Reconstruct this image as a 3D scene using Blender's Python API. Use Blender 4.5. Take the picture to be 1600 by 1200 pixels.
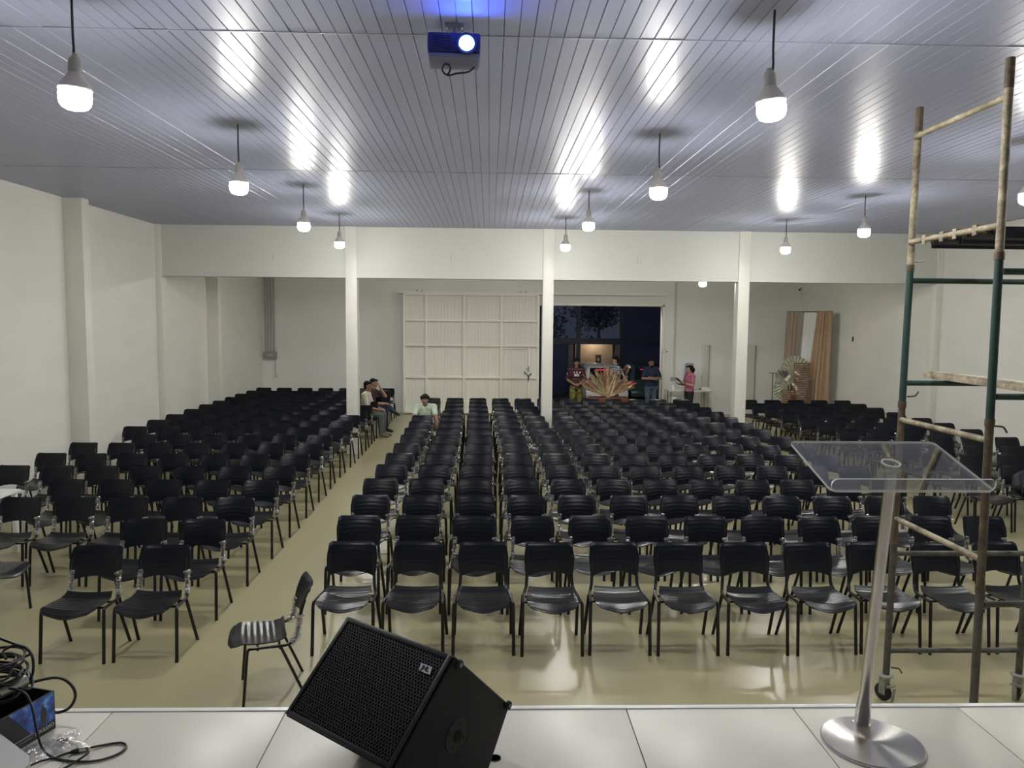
import bpy, bmesh, math, random
from mathutils import Vector, Matrix, Quaternion
random.seed(7)
S = bpy.context.scene
COL = S.collection
for o in list(bpy.data.objects): bpy.data.objects.remove(o)

# ------------------------------------------------------------------ camera, world, exposure
cam_d = bpy.data.cameras.new('camera'); cam = bpy.data.objects.new('camera', cam_d); COL.objects.link(cam)
F_PX, YAW, PITCH, ROLL, EYE = 1196.0, .0297, .0812, .0091, 2.748
cam_d.sensor_width = 36.0; cam_d.lens = F_PX * 36.0 / 1600.0
cam_d.clip_start = .05; cam_d.clip_end = 200
fwd = Vector((math.sin(YAW) * math.cos(PITCH), math.cos(YAW) * math.cos(PITCH), -math.sin(PITCH)))
rgt = Vector((math.cos(YAW), -math.sin(YAW), 0)); upv = rgt.cross(fwd)
r2 = rgt * math.cos(ROLL) + upv * math.sin(ROLL); u2 = -rgt * math.sin(ROLL) + upv * math.cos(ROLL)
rot = Matrix((r2, u2, -fwd)).transposed().to_4x4()
cam.matrix_world = Matrix.Translation((0, 0, EYE)) @ rot
S.camera = cam
W = bpy.data.worlds.new('night_sky'); S.world = W; W.use_nodes = True
W.node_tree.nodes['Background'].inputs[0].default_value = (.016, .019, .030, 1)
W.node_tree.nodes['Background'].inputs[1].default_value = .9
S.view_settings.view_transform = 'Standard'; S.view_settings.look = 'None'
S.view_settings.exposure = .80; S.view_settings.gamma = 1.0; S.view_settings.use_curve_mapping = False
LAMP = 165.0          # radiance of the bulbs' diffusers

# ------------------------------------------------------------------ helpers
class MB:
    def __init__(s): s.v = []; s.f = []; s.m = []
    def add(s, vs, fs, mi=0, mat=None):
        n = len(s.v)
        s.v += [tuple(mat @ Vector(p)) if mat is not None else tuple(p) for p in vs]
        s.f += [tuple(i + n for i in f) for f in fs]; s.m += [mi] * len(fs); return s
    def box(s, c, d, ch=0.0, mi=0, mat=None):
        x, y, z = d[0] / 2, d[1] / 2, d[2] / 2; cx, cy, cz = c
        if ch <= 0:
            vs = [(cx + a * x, cy + b * y, cz + e * z) for a in (-1, 1) for b in (-1, 1) for e in (-1, 1)]
            fs = [(0, 1, 3, 2), (4, 6, 7, 5), (0, 4, 5, 1), (2, 3, 7, 6), (0, 2, 6, 4), (1, 5, 7, 3)]
            return s.add(vs, fs, mi, mat)
        ch = min(ch, x * .95, y * .95, z * .95); bm = bmesh.new()
        bmesh.ops.create_cube(bm, size=1.0)
        for v in bm.verts: v.co = Vector((v.co.x * d[0] + cx, v.co.y * d[1] + cy, v.co.z * d[2] + cz))
        bmesh.ops.bevel(bm, geom=list(bm.edges), offset=ch, segments=2, profile=.6, affect='EDGES')
        bm.verts.index_update()
        s.add([v.co.copy() for v in bm.verts], [tuple(v.index for v in f.verts) for f in bm.faces], mi, mat); bm.free(); return s
    def b2(s, x0, x1, y0, y1, z0, z1, ch=0.0, mi=0):
        return s.box(((x0 + x1) / 2, (y0 + y1) / 2, (z0 + z1) / 2), (x1 - x0, y1 - y0, z1 - z0), ch, mi)
    def tube(s, pts, r, seg=8, closed=False, mi=0, flat=1.0, cap=True):
        pts = [Vector(p) for p in pts]; n = len(pts); rs = r if isinstance(r, (list, tuple)) else [r] * n
        vs = []; fs = []; t0 = None; nrm = None
        for i, p in enumerate(pts):
            a = pts[(i - 1) % n] if (closed or i > 0) else p; b = pts[(i + 1) % n] if (closed or i < n - 1) else p
            t = (b - a); t = t.normalized() if t.length > 1e-9 else Vector((0, 0, 1))
            if nrm is None:
                nrm = Vector((1, 0, 0)) if abs(t.x) < .85 else Vector((0, 1, 0)); nrm = (nrm - t * nrm.dot(t)).normalized()
            else:
                q = t0.rotation_difference(t); nrm = q @ nrm; nrm = (nrm - t * nrm.dot(t)).normalized()
            t0 = t; bn = t.cross(nrm)
            for k in range(seg):
                an = 2 * math.pi * k / seg
                vs.append(p + nrm * math.cos(an) * rs[i] + bn * math.sin(an) * rs[i] * flat)
        m = n if closed else n - 1
        for i in range(m):
            for k in range(seg):
                j = (i + 1) % n; k2 = (k + 1) % seg
                fs.append((i * seg + k, i * seg + k2, j * seg + k2, j * seg + k))
        if cap and not closed:
            fs.append(tuple(range(seg - 1, -1, -1))); fs.append(tuple((n - 1) * seg + k for k in range(seg)))
        return s.add(vs, fs, mi)
    def lathe(s, prof, seg=24, c=(0, 0, 0), mi=0, mat=None, ring=False):
        vs = []; fs = []; n = len(prof)
        for (r, z) in prof:
            for k in range(seg):
                a = 2 * math.pi * k / seg; vs.append((c[0] + r * math.cos(a), c[1] + r * math.sin(a), c[2] + z))
        for i in range(n - 1):
            for k in range(seg):
                k2 = (k + 1) % seg; fs.append((i * seg + k, i * seg + k2, (i + 1) * seg + k2, (i + 1) * seg + k))
        if ring:
            fs += [((n - 1) * seg + k, (n - 1) * seg + (k + 1) % seg, (k + 1) % seg, k) for k in range(seg)]
            return s.add(vs, fs, mi, mat)
        if prof[0][0] > 1e-6: fs.append(tuple(range(seg - 1, -1, -1)))
        if prof[-1][0] > 1e-6: fs.append(tuple((n - 1) * seg + k for k in range(seg)))
        return s.add(vs, fs, mi, mat)
    def prism(s, poly, h0, h1, axis='z', mi=0, mat=None):
        def p3(p, h):
            return (p[0], p[1], h) if axis == 'z' else ((p[0], h, p[1]) if axis == 'y' else (h, p[0], p[1]))
        n = len(poly); vs = [p3(p, h0) for p in poly] + [p3(p, h1) for p in poly]
        fs = [(i, (i + 1) % n, n + (i + 1) % n, n + i) for i in range(n)] + [tuple(range(n - 1, -1, -1)), tuple(range(n, 2 * n))]
        return s.add(vs, fs, mi, mat)
    def sheet(s, fn, nu, nv, th=.004, mi=0):
        """closed thin shell over a grid fn(u,v)->(point)"""
        P = [[Vector(fn(i / nu, j / nv)) for j in range(nv + 1)] for i in range(nu + 1)]
        vs = []; N = (nu + 1) * (nv + 1)
        nor = []
        for i in range(nu + 1):
            for j in range(nv + 1):
                a = P[min(i + 1, nu)][j] - P[max(i - 1, 0)][j]; b = P[i][min(j + 1, nv)] - P[i][max(j - 1, 0)]
                c = a.cross(b); nor.append(c.normalized() if c.length > 1e-12 else Vector((0, 0, 1)))
        flat = [p for row in P for p in row]
        vs = [p + n * th / 2 for p, n in zip(flat, nor)] + [p - n * th / 2 for p, n in zip(flat, nor)]
        I = lambda i, j: i * (nv + 1) + j
        fs = []
        for i in range(nu):
            for j in range(nv):
                fs.append((I(i, j), I(i + 1, j), I(i + 1, j + 1), I(i, j + 1)))
                fs.append((N + I(i, j), N + I(i, j + 1), N + I(i + 1, j + 1), N + I(i + 1, j)))
        for i in range(nu):
            fs.append((I(i, 0), N + I(i, 0), N + I(i + 1, 0), I(i + 1, 0))); fs.append((I(i, nv), I(i + 1, nv), N + I(i + 1, nv), N + I(i, nv)))
        for j in range(nv):
            fs.append((I(0, j), I(0, j + 1), N + I(0, j + 1), N + I(0, j))); fs.append((I(nu, j), N + I(nu, j), N + I(nu, j + 1), I(nu, j + 1)))
        return s.add(vs, fs, mi)
    def ball(s, c, r, seg=14, rings=9, mi=0, mat=None):
        r = r if isinstance(r, (tuple, list)) else (r, r, r)
        vs = [(0, 0, 1)]; fs = []
        for i in range(1, rings):
            t = math.pi * i / rings
            for k in range(seg):
                a = 2 * math.pi * k / seg; vs.append((math.sin(t) * math.cos(a), math.sin(t) * math.sin(a), math.cos(t)))
        vs.append((0, 0, -1)); L = len(vs) - 1
        for k in range(seg):
            fs.append((0, 1 + k, 1 + (k + 1) % seg)); b = 1 + (rings - 2) * seg
            fs.append((L, b + (k + 1) % seg, b + k))
        for i in range(rings - 2):
            for k in range(seg):
                a = 1 + i * seg; fs.append((a + k, a + seg + k, a + seg + (k + 1) % seg, a + (k + 1) % seg))
        M4 = Matrix.Translation(c) @ (mat if mat is not None else Matrix()) @ Matrix.Diagonal((r[0], r[1], r[2], 1))
        return s.add(vs, fs, mi, M4)
    def caps(s, a, ra, b, rb, seg=12):
        """tapered capsule"""
        a = Vector(a); b = Vector(b); d = b - a; L = d.length; t = d.normalized() if L > 1e-9 else Vector((0, 0, 1))
        pts = []; rs = []
        for i in range(4):
            an = math.pi / 2 * (i / 4.0); pts.append(a - t * ra * math.cos(an)); rs.append(max(ra * math.sin(an), .0008))
        pts.append(a); rs.append(ra); pts.append(b); rs.append(rb)
        for i in range(3, -1, -1):
            an = math.pi / 2 * (i / 4.0); pts.append(b + t * rb * math.cos(an)); rs.append(max(rb * math.sin(an), .0008))
        return s.tube(pts, rs, seg)
    def mesh(s, name, smooth=40):
        me = bpy.data.meshes.new(name); me.from_pydata(s.v, [], s.f); 
        if any(s.m): me.polygons.foreach_set('material_index', s.m)
        me.update()
        bm = bmesh.new(); bm.from_mesh(me); bmesh.ops.recalc_face_normals(bm, faces=list(bm.faces)); bm.to_mesh(me); bm.free()
        if smooth:
            me.polygons.foreach_set('use_smooth', [True] * len(me.polygons)); me.set_sharp_from_angle(angle=math.radians(smooth))
        return me

def link(o, parent=None):
    COL.objects.link(o)
    if parent is not None: o.parent = parent
    return o
def obj(name, mb, mats, parent=None, loc=(0, 0, 0), rot=(0, 0, 0), smooth=40):
    me = mb if isinstance(mb, bpy.types.Mesh) else mb.mesh(name, smooth)
    if not len(me.materials):
        for m in (mats if isinstance(mats, (list, tuple)) else [mats]): me.materials.append(m)
    o = bpy.data.objects.new(name, me); o.location = loc; o.rotation_euler = rot
    return link(o, parent)
def tag(o, label, cat=None, group=None, kind=None):
    o['label'] = label
    if cat: o['category'] = cat
    if group: o['group'] = group
    if kind: o['kind'] = kind
    return o
def thing(name, label, cat, loc=(0, 0, 0), rz=0.0, group=None, rot=None):
    o = bpy.data.objects.new(name, None); o.empty_display_size = .1; o.location = loc
    o.rotation_euler = rot if rot is not None else (0, 0, rz); COL.objects.link(o)
    return tag(o, label, cat, group)
def struct(name, mb, m, label, parent=None, smooth=40):
    o = obj(name, mb, m, parent, smooth=smooth)
    if parent is None: tag(o, label, None, None, 'structure')
    return o
def copy_tree(o, parent=None):
    c = o.copy(); COL.objects.link(c); c.parent = parent
    for ch in o.children: copy_tree(ch, c)
    return c
def smooth_path(pts, n=8, closed=False):
    pts = [Vector(p) for p in pts]; out = []; N = len(pts)
    for i in range(N if closed else N - 1):
        p0 = pts[(i - 1) % N] if (closed or i > 0) else pts[0]; p1 = pts[i]; p2 = pts[(i + 1) % N]
        p3 = pts[(i + 2) % N] if (closed or i + 2 < N) else pts[-1]
        for k in range(n):
            t = k / n
            out.append(.5 * ((2 * p1) + (-p0 + p2) * t + (2 * p0 - 5 * p1 + 4 * p2 - p3) * t * t + (-p0 + 3 * p1 - 3 * p2 + p3) * t ** 3))
    if not closed: out.append(pts[-1])
    return out
def bend(pts, r=.03, n=4):
    """polyline with rounded corners"""
    pts = [Vector(p) for p in pts]; out = [pts[0]]
    for i in range(1, len(pts) - 1):
        a = (pts[i - 1] - pts[i]); b = (pts[i + 1] - pts[i]); rr = min(r, a.length * .45, b.length * .45)
        p = pts[i] + a.normalized() * rr; q = pts[i] + b.normalized() * rr
        for k in range(n + 1):
            t = k / n; out.append((1 - t) ** 2 * p + 2 * t * (1 - t) * pts[i] + t * t * q)
    out.append(pts[-1]); return out

# ------------------------------------------------------------------ materials
def M(name, col, rough=.5, metal=0.0, bump=0.0, bscale=60.0, var=0.0, vscale=4.0, col2=None, spec=.5, emit=None, estr=1.0, alpha=None, trans=0.0, stretch=(1, 1, 1), rvar=0.0, coat=0.0):
    m = bpy.data.materials.new(name); m.use_nodes = True; nt = m.node_tree; N = nt.nodes; L = nt.links; b = N['Principled BSDF']
    c = (col[0], col[1], col[2], 1)
    b.inputs['Base Color'].default_value = c; b.inputs['Roughness'].default_value = rough; b.inputs['Metallic'].default_value = metal
    b.inputs['Specular IOR Level'].default_value = spec
    if coat: b.inputs['Coat Weight'].default_value = coat; b.inputs['Coat Roughness'].default_value = .1
    if trans: b.inputs['Transmission Weight'].default_value = trans
    if emit: b.inputs['Emission Color'].default_value = (*emit, 1); b.inputs['Emission Strength'].default_value = estr
    if bump or var or rvar:
        tc = N.new('ShaderNodeTexCoord'); mp = N.new('ShaderNodeMapping'); mp.inputs['Scale'].default_value = stretch
        L.new(tc.outputs['Object'], mp.inputs[0])
    if var or rvar:
        nz = N.new('ShaderNodeTexNoise'); nz.inputs['Scale'].default_value = vscale; nz.inputs['Detail'].default_value = 6; L.new(mp.outputs[0], nz.inputs['Vector'])
        if var:
            r = N.new('ShaderNodeValToRGB'); e = r.color_ramp.elements; e[0].position = .5 - .5 * min(1, .35); e[1].position = .5 + .175
            c2 = col2 if col2 else tuple(x * (1 - var) for x in col)
            e[0].color = (*c2, 1); e[1].color = c; L.new(nz.outputs[0], r.inputs[0]); L.new(r.outputs[0], b.inputs['Base Color'])
        if rvar:
            mr = N.new('ShaderNodeMapRange'); mr.inputs[3].default_value = max(.02, rough - rvar); mr.inputs[4].default_value = rough + rvar
            L.new(nz.outputs[0], mr.inputs[0]); L.new(mr.outputs[0], b.inputs['Roughness'])
    if bump:
        n2 = N.new('ShaderNodeTexNoise'); n2.inputs['Scale'].default_value = bscale; n2.inputs['Detail'].default_value = 4; L.new(mp.outputs[0], n2.inputs['Vector'])
        bp = N.new('ShaderNodeBump'); bp.inputs['Strength'].default_value = bump; bp.inputs['Distance'].default_value = .01
        L.new(n2.outputs[0], bp.inputs['Height']); L.new(bp.outputs[0], b.inputs['Normal'])
    return m
def clearfilm(name, tint=(1, 1, 1), gloss=.35, rough=.08, noise=True):
    m = bpy.data.materials.new(name); m.use_nodes = True; nt = m.node_tree; N = nt.nodes; L = nt.links
    out = N['Material Output']; N.remove(N['Principled BSDF'])
    t = N.new('ShaderNodeBsdfTransparent'); t.inputs[0].default_value = (*tint, 1)
    g = N.new('ShaderNodeBsdfGlossy'); g.inputs['Roughness'].default_value = rough; g.inputs[0].default_value = (.9, .9, .9, 1)
    mx = N.new('ShaderNodeMixShader'); mx.inputs[0].default_value = gloss
    L.new(t.outputs[0], mx.inputs[1]); L.new(g.outputs[0], mx.inputs[2]); L.new(mx.outputs[0], out.inputs[0])
    if noise:
        tc = N.new('ShaderNodeTexCoord'); nz = N.new('ShaderNodeTexNoise'); nz.inputs['Scale'].default_value = 60; nz.inputs['Detail'].default_value = 3
        L.new(tc.outputs['Object'], nz.inputs['Vector'])
        bp = N.new('ShaderNodeBump'); bp.inputs['Strength'].default_value = 1.0; bp.inputs['Distance'].default_value = .01
        L.new(nz.outputs[0], bp.inputs['Height']); L.new(bp.outputs[0], g.inputs['Normal'])
    return m

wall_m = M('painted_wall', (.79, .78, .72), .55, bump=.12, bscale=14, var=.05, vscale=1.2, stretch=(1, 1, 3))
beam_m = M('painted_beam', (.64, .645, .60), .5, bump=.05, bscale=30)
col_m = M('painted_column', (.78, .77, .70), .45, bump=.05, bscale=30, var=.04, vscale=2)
floor_m = M('polished_floor', (.385, .35, .205), .27, var=.05, vscale=.35)
pvc_m = M('ceiling_pvc', (.375, .40, .55), .33, bump=.02, bscale=3, spec=.17)
back_m = M('painted_back_wall', (.84, .845, .83), .6, bump=.1, bscale=14, var=.04, vscale=1.0)
pvc_trim_m = M('ceiling_joint', (.36, .38, .48), .3)
tile_m = M('stage_tile', (.68, .65, .575), .36, var=.05, vscale=1.5, col2=(.64, .62, .55), rvar=.05, spec=.5)
grout_m = M('tile_grout', (.22, .2, .18), .8)
edge_m = M('stage_edge_paint', (.82, .82, .80), .3)
plastic_m = M('chair_plastic', (.0032, .0046, .0100), .31, bump=.04, bscale=180, spec=.30)
seat_m = M('seat_plastic', (.008, .0085, .010), .28, bump=.04, bscale=180, spec=.5)
steel_m = M('chair_steel', (.004, .004, .005), .3, spec=.4)
wrap_m = clearfilm('plastic_wrap', (.93, .93, .93), .38, .12)
white_metal = M('white_gate_paint', (.90, .885, .82), .4, spec=.4)
gate_sheet = M('white_gate_sheet', (.83, .815, .75), .45, spec=.4)
black_m = M('black_matte', (.012, .012, .014), .6)
rubber_m = M('black_rubber', (.015, .015, .015), .7)
skin_m = M('skin', (.46, .27, .19), .5, var=.12, vscale=20)
skin_d = M('skin_darker', (.33, .185, .125), .5, var=.12, vscale=20)
hair_m = M('dark_hair', (.005, .0045, .005), .6, spec=.2, bump=.5, bscale=90)
eye_w = M('eye_white', (.7, .68, .65), .3)
lip_m = M('lip', (.28, .10, .08), .5)
# ------------------------------------------------------------------ room shell
XL, XR, YB, YF, ZC = -6.72, 9.38, 22.9, -3.3, 4.63
struct('floor', MB().b2(XL - .2, XR + .2, YF - .2, YB + .2, -.12, 0), floor_m, 'polished beige concrete floor under the rows of chairs')
struct('wall_left', MB().b2(XL - .2, XL, YF, YB + .2, 0, ZC + .05), wall_m, 'long off-white wall with pilasters beside the wall-side chairs')
struct('wall_right', MB().b2(XR, XR + .2, YF, YB + .2, 0, ZC + .05), wall_m, 'off-white wall behind the scaffold and the curtain backdrop')
struct('wall_front', MB().b2(XL - .2, XR + .2, YF - .2, YF, 0, ZC + .05), wall_m, 'plain wall behind the stage')
# back wall with the gate opening
OX0, OX1, OZ = 1.38, 5.17, 3.24
wb = MB(); wb.b2(XL, OX0, YB, YB + .2, 0, ZC + .05); wb.b2(OX1, XR, YB, YB + .2, 0, ZC + .05); wb.b2(OX0, OX1, YB, YB + .2, OZ, ZC + .05)
struct('wall_back', wb, back_m, 'grey-lit back wall with the wide gate opening')
# header beam, columns, pilasters
YBM = 15.74
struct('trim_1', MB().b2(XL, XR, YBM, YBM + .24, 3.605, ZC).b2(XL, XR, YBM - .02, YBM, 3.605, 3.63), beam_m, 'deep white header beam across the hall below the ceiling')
for nm, x, w in (('column by the open aisle', -2.81, .23), ('column standing among the middle chairs', 1.19, .22), ('column beside the curtain-corner chairs', 5.22, .23)):
    struct('column', MB().b2(x - w / 2, x + w / 2, YBM - .04, YBM + .22, 0, ZC, .006), col_m, 'square white ' + nm)
for x0, x1, y0, y1, nm in ((XL, XL + .30, 12.40, 12.62, 'broad pilaster nearest the stage on the wall-side wall'), (XL, XL + .12, YBM - .03, YBM + .2, 'shallow pilaster under the beam end on the wall-side wall'),
                           (XL, XL + .28, 18.44, 18.64, 'pilaster deep in the hall on the wall-side wall'), (XR - .13, XR, YBM - .03, YBM + .2, 'shallow pilaster under the beam end on the curtain-side wall')):
    struct('pilaster', MB().b2(x0, x1, y0, y1, 0, ZC, .006), col_m, 'white ' + nm)
# ceiling: slabs out of the three panelled runs + single panels
ceil = struct('ceiling', MB().b2(XL - .2, XR + .2, YF - .2, YB + .2, ZC + .025, ZC + .15), pvc_m, 'glossy grey ceiling of long narrow ribbed panels')
obj('rear_lining', MB().b2(XL, XR, YBM + .24, YB, ZC, ZC + .02), beam_m, ceil)
obj('front_lining', MB().b2(XL, XR, YF, .545, ZC, ZC + .02), pvc_m, ceil)
PW = .2
def panel_mesh(L):
    g = .006; w = PW / 2 - .0012; pr = []
    for s in (-1, 1):
        pass
    # lower face with one centre groove and chamfered edges; profile in x,z
    pr = [(-w, .02), (-w, g), (-w + .004, 0), (-.0035, 0), (-.0015, g), (.0015, g), (.0035, 0), (w - .004, 0), (w, g), (w, .02)]
    return MB().prism(pr, 0, L, 'y').mesh('ceiling_panel', 20)
rng = random.Random(3)
for y0, y1 in ((.55, 5.232), (5.246, 9.918), (9.932, YBM)):
    me = panel_mesh(y1 - y0); me.materials.append(pvc_m); k = 0; x = XL + PW / 2
    while x < XR - .02:
        o = bpy.data.objects.new('ceiling_panel', me); o.location = (x, y0, ZC + rng.uniform(0, .0015)); o.rotation_euler = (rng.uniform(-.0004, .0004), rng.uniform(-.006, .006), 0)
        link(o, ceil); x += PW
for y in (.545, 5.239, 9.925):
    obj('joint_strip', MB().b2(XL, XR, y - .009, y + .009, ZC - .0045, ZC - .001, .0015), pvc_trim_m, ceil)
# small plates on the beam
for x, nm in ((-4.35, 'beside the pilaster wall'), (-.75, 'above the white gate'), (3.05, 'above the dark doorway'), (7.0, 'above the curtain corner')):
    tag(obj('outlet_plate', MB().box((x, YBM - .008, 4.02), (.07, .016, .12), .004), beam_m), 'small white blank plate on the header beam ' + nm, 'outlet plate', 'plates along the beam')

# ------------------------------------------------------------------ stage
SZ, SY = 1.1, 3.165
st = struct('floor_stage', MB().b2(XL, XR, YF, SY - .02, 0, SZ - .012), grout_m, 'raised stage with large white tiles and a white front edge')
tm = MB().box((0, 0, -.006), (.7172, .7172, .012), .0015).mesh('tile'); tm.materials.append(tile_m)
TX = [-.848 + .7215 * i for i in range(-4, 7)]
for j in range(3):
    for i, x in enumerate(TX):
        o = bpy.data.objects.new('tile', tm); o.location = (x + .36, SY - .03 - .36 - .7215 * j, SZ); link(o, st)
TB = SY - .03 - .7215 * 3 - .002
obj('rear_screed', MB().b2(XL, XR, YF, TB, SZ - .012, SZ - .0005), tile_m, st)
obj('side_screed', MB().b2(XL, TX[0] - .002, TB, SY - .03, SZ - .012, SZ - .0005).b2(TX[-1] + .7215, XR, TB, SY - .03, SZ - .012, SZ - .0005), tile_m, st)
obj('edge_strip', MB().b2(XL, XR, SY - .028, SY, SZ - .05, SZ + .004, .003), edge_m, st)
obj('stage_front', MB().b2(XL, XR, SY - .02, SY - .006, 0, SZ - .05), wall_m, st)
obj('cable_hole', MB().lathe([(0, 0), (.021, 0), (.021, .002), (.024, .002), (.024, 0)], 24, (.03, 2.773, SZ + .0005)), black_m, st)

# ------------------------------------------------------------------ hanging bulbs
bulb_e = bpy.data.materials.new('bulb_diffuser'); bulb_e.use_nodes = True
_n = bulb_e.node_tree.nodes; _n.remove(_n['Principled BSDF']); _e = _n.new('ShaderNodeEmission'); _e.inputs[0].default_value = (1.0, .98, .92, 1)
_g = _n.new('ShaderNodeNewGeometry'); _x = _n.new('ShaderNodeSeparateXYZ'); _r = _n.new('ShaderNodeMapRange')   # the diffuser is brightest underneath, facing its LED board
for _i, _v in ((1, .7), (2, -1.0), (3, LAMP * .22), (4, LAMP * 1.75)): _r.inputs[_i].default_value = _v
bulb_e.node_tree.links.new(_g.outputs['Normal'], _x.inputs[0]); bulb_e.node_tree.links.new(_x.outputs[2], _r.inputs[0]); bulb_e.node_tree.links.new(_r.outputs[0], _e.inputs[1])
bulb_e.node_tree.links.new(_e.outputs[0], _n['Material Output'].inputs[0])
bulb_w = M('bulb_housing', (.62, .57, .52), .4); sock_m = M('lamp_socket', (.42, .41, .40), .4); cord_m = M('lamp_cord', (.01, .01, .011), .5)
dome = MB().lathe([(.066, .036), (.071, .022), (.0725, .006), (.072, -.014), (.067, -.034), (.056, -.05), (.036, -.06), (.0, -.064)], 20).mesh('diffuser'); dome.materials.append(bulb_e)
hous = MB().lathe([(.0, .036), (.074, .034), (.076, .040), (.066, .060), (.044, .092), (.031, .112), (.024, .125), (.0, .125)], 20).mesh('housing'); hous.materials.append(bulb_w)
sock = MB().lathe([(.0, .118), (.031, .118), (.032, .145), (.0295, .147), (.0295, .150), (.031, .152), (.030, .176), (.021, .192), (.014, .196), (.014, .208), (.0, .208)], 18).mesh('socket'); sock.materials.append(sock_m)
def lamp(x, y, z, label, tilt=(0, 0)):
    t = thing('pendant_bulb', label, 'lamp', (x, y, z), 0, 'bare bulbs hanging from the ceiling')
    hd = [obj('diffuser', dome, None, t), obj('housing', hous, None, t), obj('socket', sock, None, t)]
    for h in hd: h.rotation_euler = (tilt[0], tilt[1], 0); h.scale = (1.2, 1.2, 1.15)
    L = ZC - z
    obj('cord', MB().tube(smooth_path([(0, 0, .225), (.002, 0, .27), (-.001, .001, .36), (0, 0, L - .001)], 4), .0075, 6), cord_m, t)
    return t
ordn = ['nearest the stage', 'second from the stage', 'third from the stage', 'nearest the beam']
for i, (x, y) in enumerate(((-2.37, 4.55), (-2.45, 7.66), (-2.62, 10.98), (-2.68, 13.85))):
    lamp(x, y, (4.0, 4.03, 4.06, 4.09)[i], 'lit bare bulb on a cord above the open aisle, ' + ordn[i], (.03, .05) if i == 0 else (0, 0))
for i, (x, y) in enumerate(((1.70, 4.72), (1.68, 7.75), (1.41, 11.12), (1.36, 13.95))):
    lamp(x, y, (4.05, 4.05, 4.13, 4.10)[i], 'lit bare bulb on a cord above the middle chairs, ' + ordn[i], (.02, -.10) if i == 0 else (0, 0))
for i, (x, y) in enumerate(((5.52, 4.75), (5.46, 7.75), (5.47, 11.2), (5.34, 13.85))):  # the bulb nearest the stage is out of view, added for brightness
    lamp(x, y, (4.05, 4.05, 4.10, 4.09)[i], 'lit bare bulb on a cord on the scaffold side, ' + ordn[i])
lamp(5.14, 18.5, 3.70, 'lit bare bulb hanging low behind the header beam')
for x, nm in ((-2.72, 'wall side'), (1.28, 'gate side')):  # two bulbs hidden by the beam, added to brighten the rear bay
    lamp(x, 18.5, 4.0, 'lit bare bulb added out of sight behind the header beam on the ' + nm)

# ------------------------------------------------------------------ projector
pj_m = M('projector_case_glare_tint', (.012, .014, .13), .35); pj_d = M('projector_grey', (.16, .16, .26), .4)  # the case's blue is the lens glare put into its colour
lens_e = M('projector_lens_glow', (.1, .2, 1), .3, emit=(.05, .14, 1.0), estr=140)
lens_core = M('projector_lens_core', (1, 1, 1), .3, emit=(.85, .95, 1.0), estr=40)
pj = thing('projector', 'ceiling projector with a glowing blue lens', 'projector', (-.238, 5.05, 4.455), 0, rot=(math.radians(-3), 0, math.radians(2)))
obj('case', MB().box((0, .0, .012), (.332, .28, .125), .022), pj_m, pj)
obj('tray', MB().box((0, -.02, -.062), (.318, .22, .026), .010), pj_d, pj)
ring = obj('lens_ring', MB().lathe([(.046, -.012), (.058, -.012), (.064, -.004), (.064, .014), (.048, .014)], 28, ring=True, mat=Matrix.Translation((.078, -.147, .0)) @ Matrix.Rotation(math.radians(90), 4, 'X')), black_m, pj)
obj('lens', MB().lathe([(0, .034), (.020, .031), (.036, .020), (.046, 0), (.046, -.01), (0, -.01)], 28, mat=Matrix.Translation((.078, -.145, .0)) @ Matrix.Rotation(math.radians(90), 4, 'X')), lens_e, pj)
for i in range(7): obj('vent_slat', MB().box((-.075, -.1405, -.03 + i * .013), (.11, .004, .005), .001), black_m, pj)
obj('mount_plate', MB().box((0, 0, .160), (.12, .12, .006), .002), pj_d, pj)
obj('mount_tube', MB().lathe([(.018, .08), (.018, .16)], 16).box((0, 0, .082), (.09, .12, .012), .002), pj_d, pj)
for sx in (-1, 1):
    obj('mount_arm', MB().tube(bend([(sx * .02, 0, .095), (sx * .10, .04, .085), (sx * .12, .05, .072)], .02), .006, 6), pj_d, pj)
    obj('mount_screw', MB().lathe([(.008, .146), (.008, .158)], 10, (sx * .045, 0, 0)), white_metal, pj)
obj('power_cable', MB().tube(smooth_path([(.13, .03, -.075), (.09, -.02, -.125), (.02, -.03, -.14), (-.04, -.02, -.15), (-.075, -.02, -.12), (-.06, -.02, -.082), (-.03, -.02, -.09), (-.025, -.02, -.12), (-.045, -.02, -.15)], 6), .006, 6), black_m, pj)
# ------------------------------------------------------------------ chairs
def interp(k, t):
    for i in range(len(k) - 1):
        if t <= k[i + 1][0]:
            a, b = k[i], k[i + 1]; s = (t - a[0]) / (b[0] - a[0]); s = s * s * (3 - 2 * s); return a[1] + (b[1] - a[1]) * s
    return k[-1][1]
def seat_fn(u, v):
    w = interp([(0, .165), (.05, .192), (.14, .212), (.5, .214), (.85, .20), (1, .185)], v); x = (2 * u - 1)
    z = interp([(0, .408), (.07, .428), (.2, .446), (.5, .440), (.8, .438), (.92, .449), (1, .474)], v)
    rid = .0022 * math.cos(v * 2 * math.pi * 9) * (1 if .14 < v < .9 else 0) * max(0, 1 - abs(x) ** 6)
    z += .012 * x * x - .010 * (1 - v) ** 3 * math.cos(x * math.pi) + rid
    y = -.30 + .40 * v + .018 * x * x * (1 - v) * (1 if v < .3 else 0)
    return (x * w, y, z)
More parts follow.
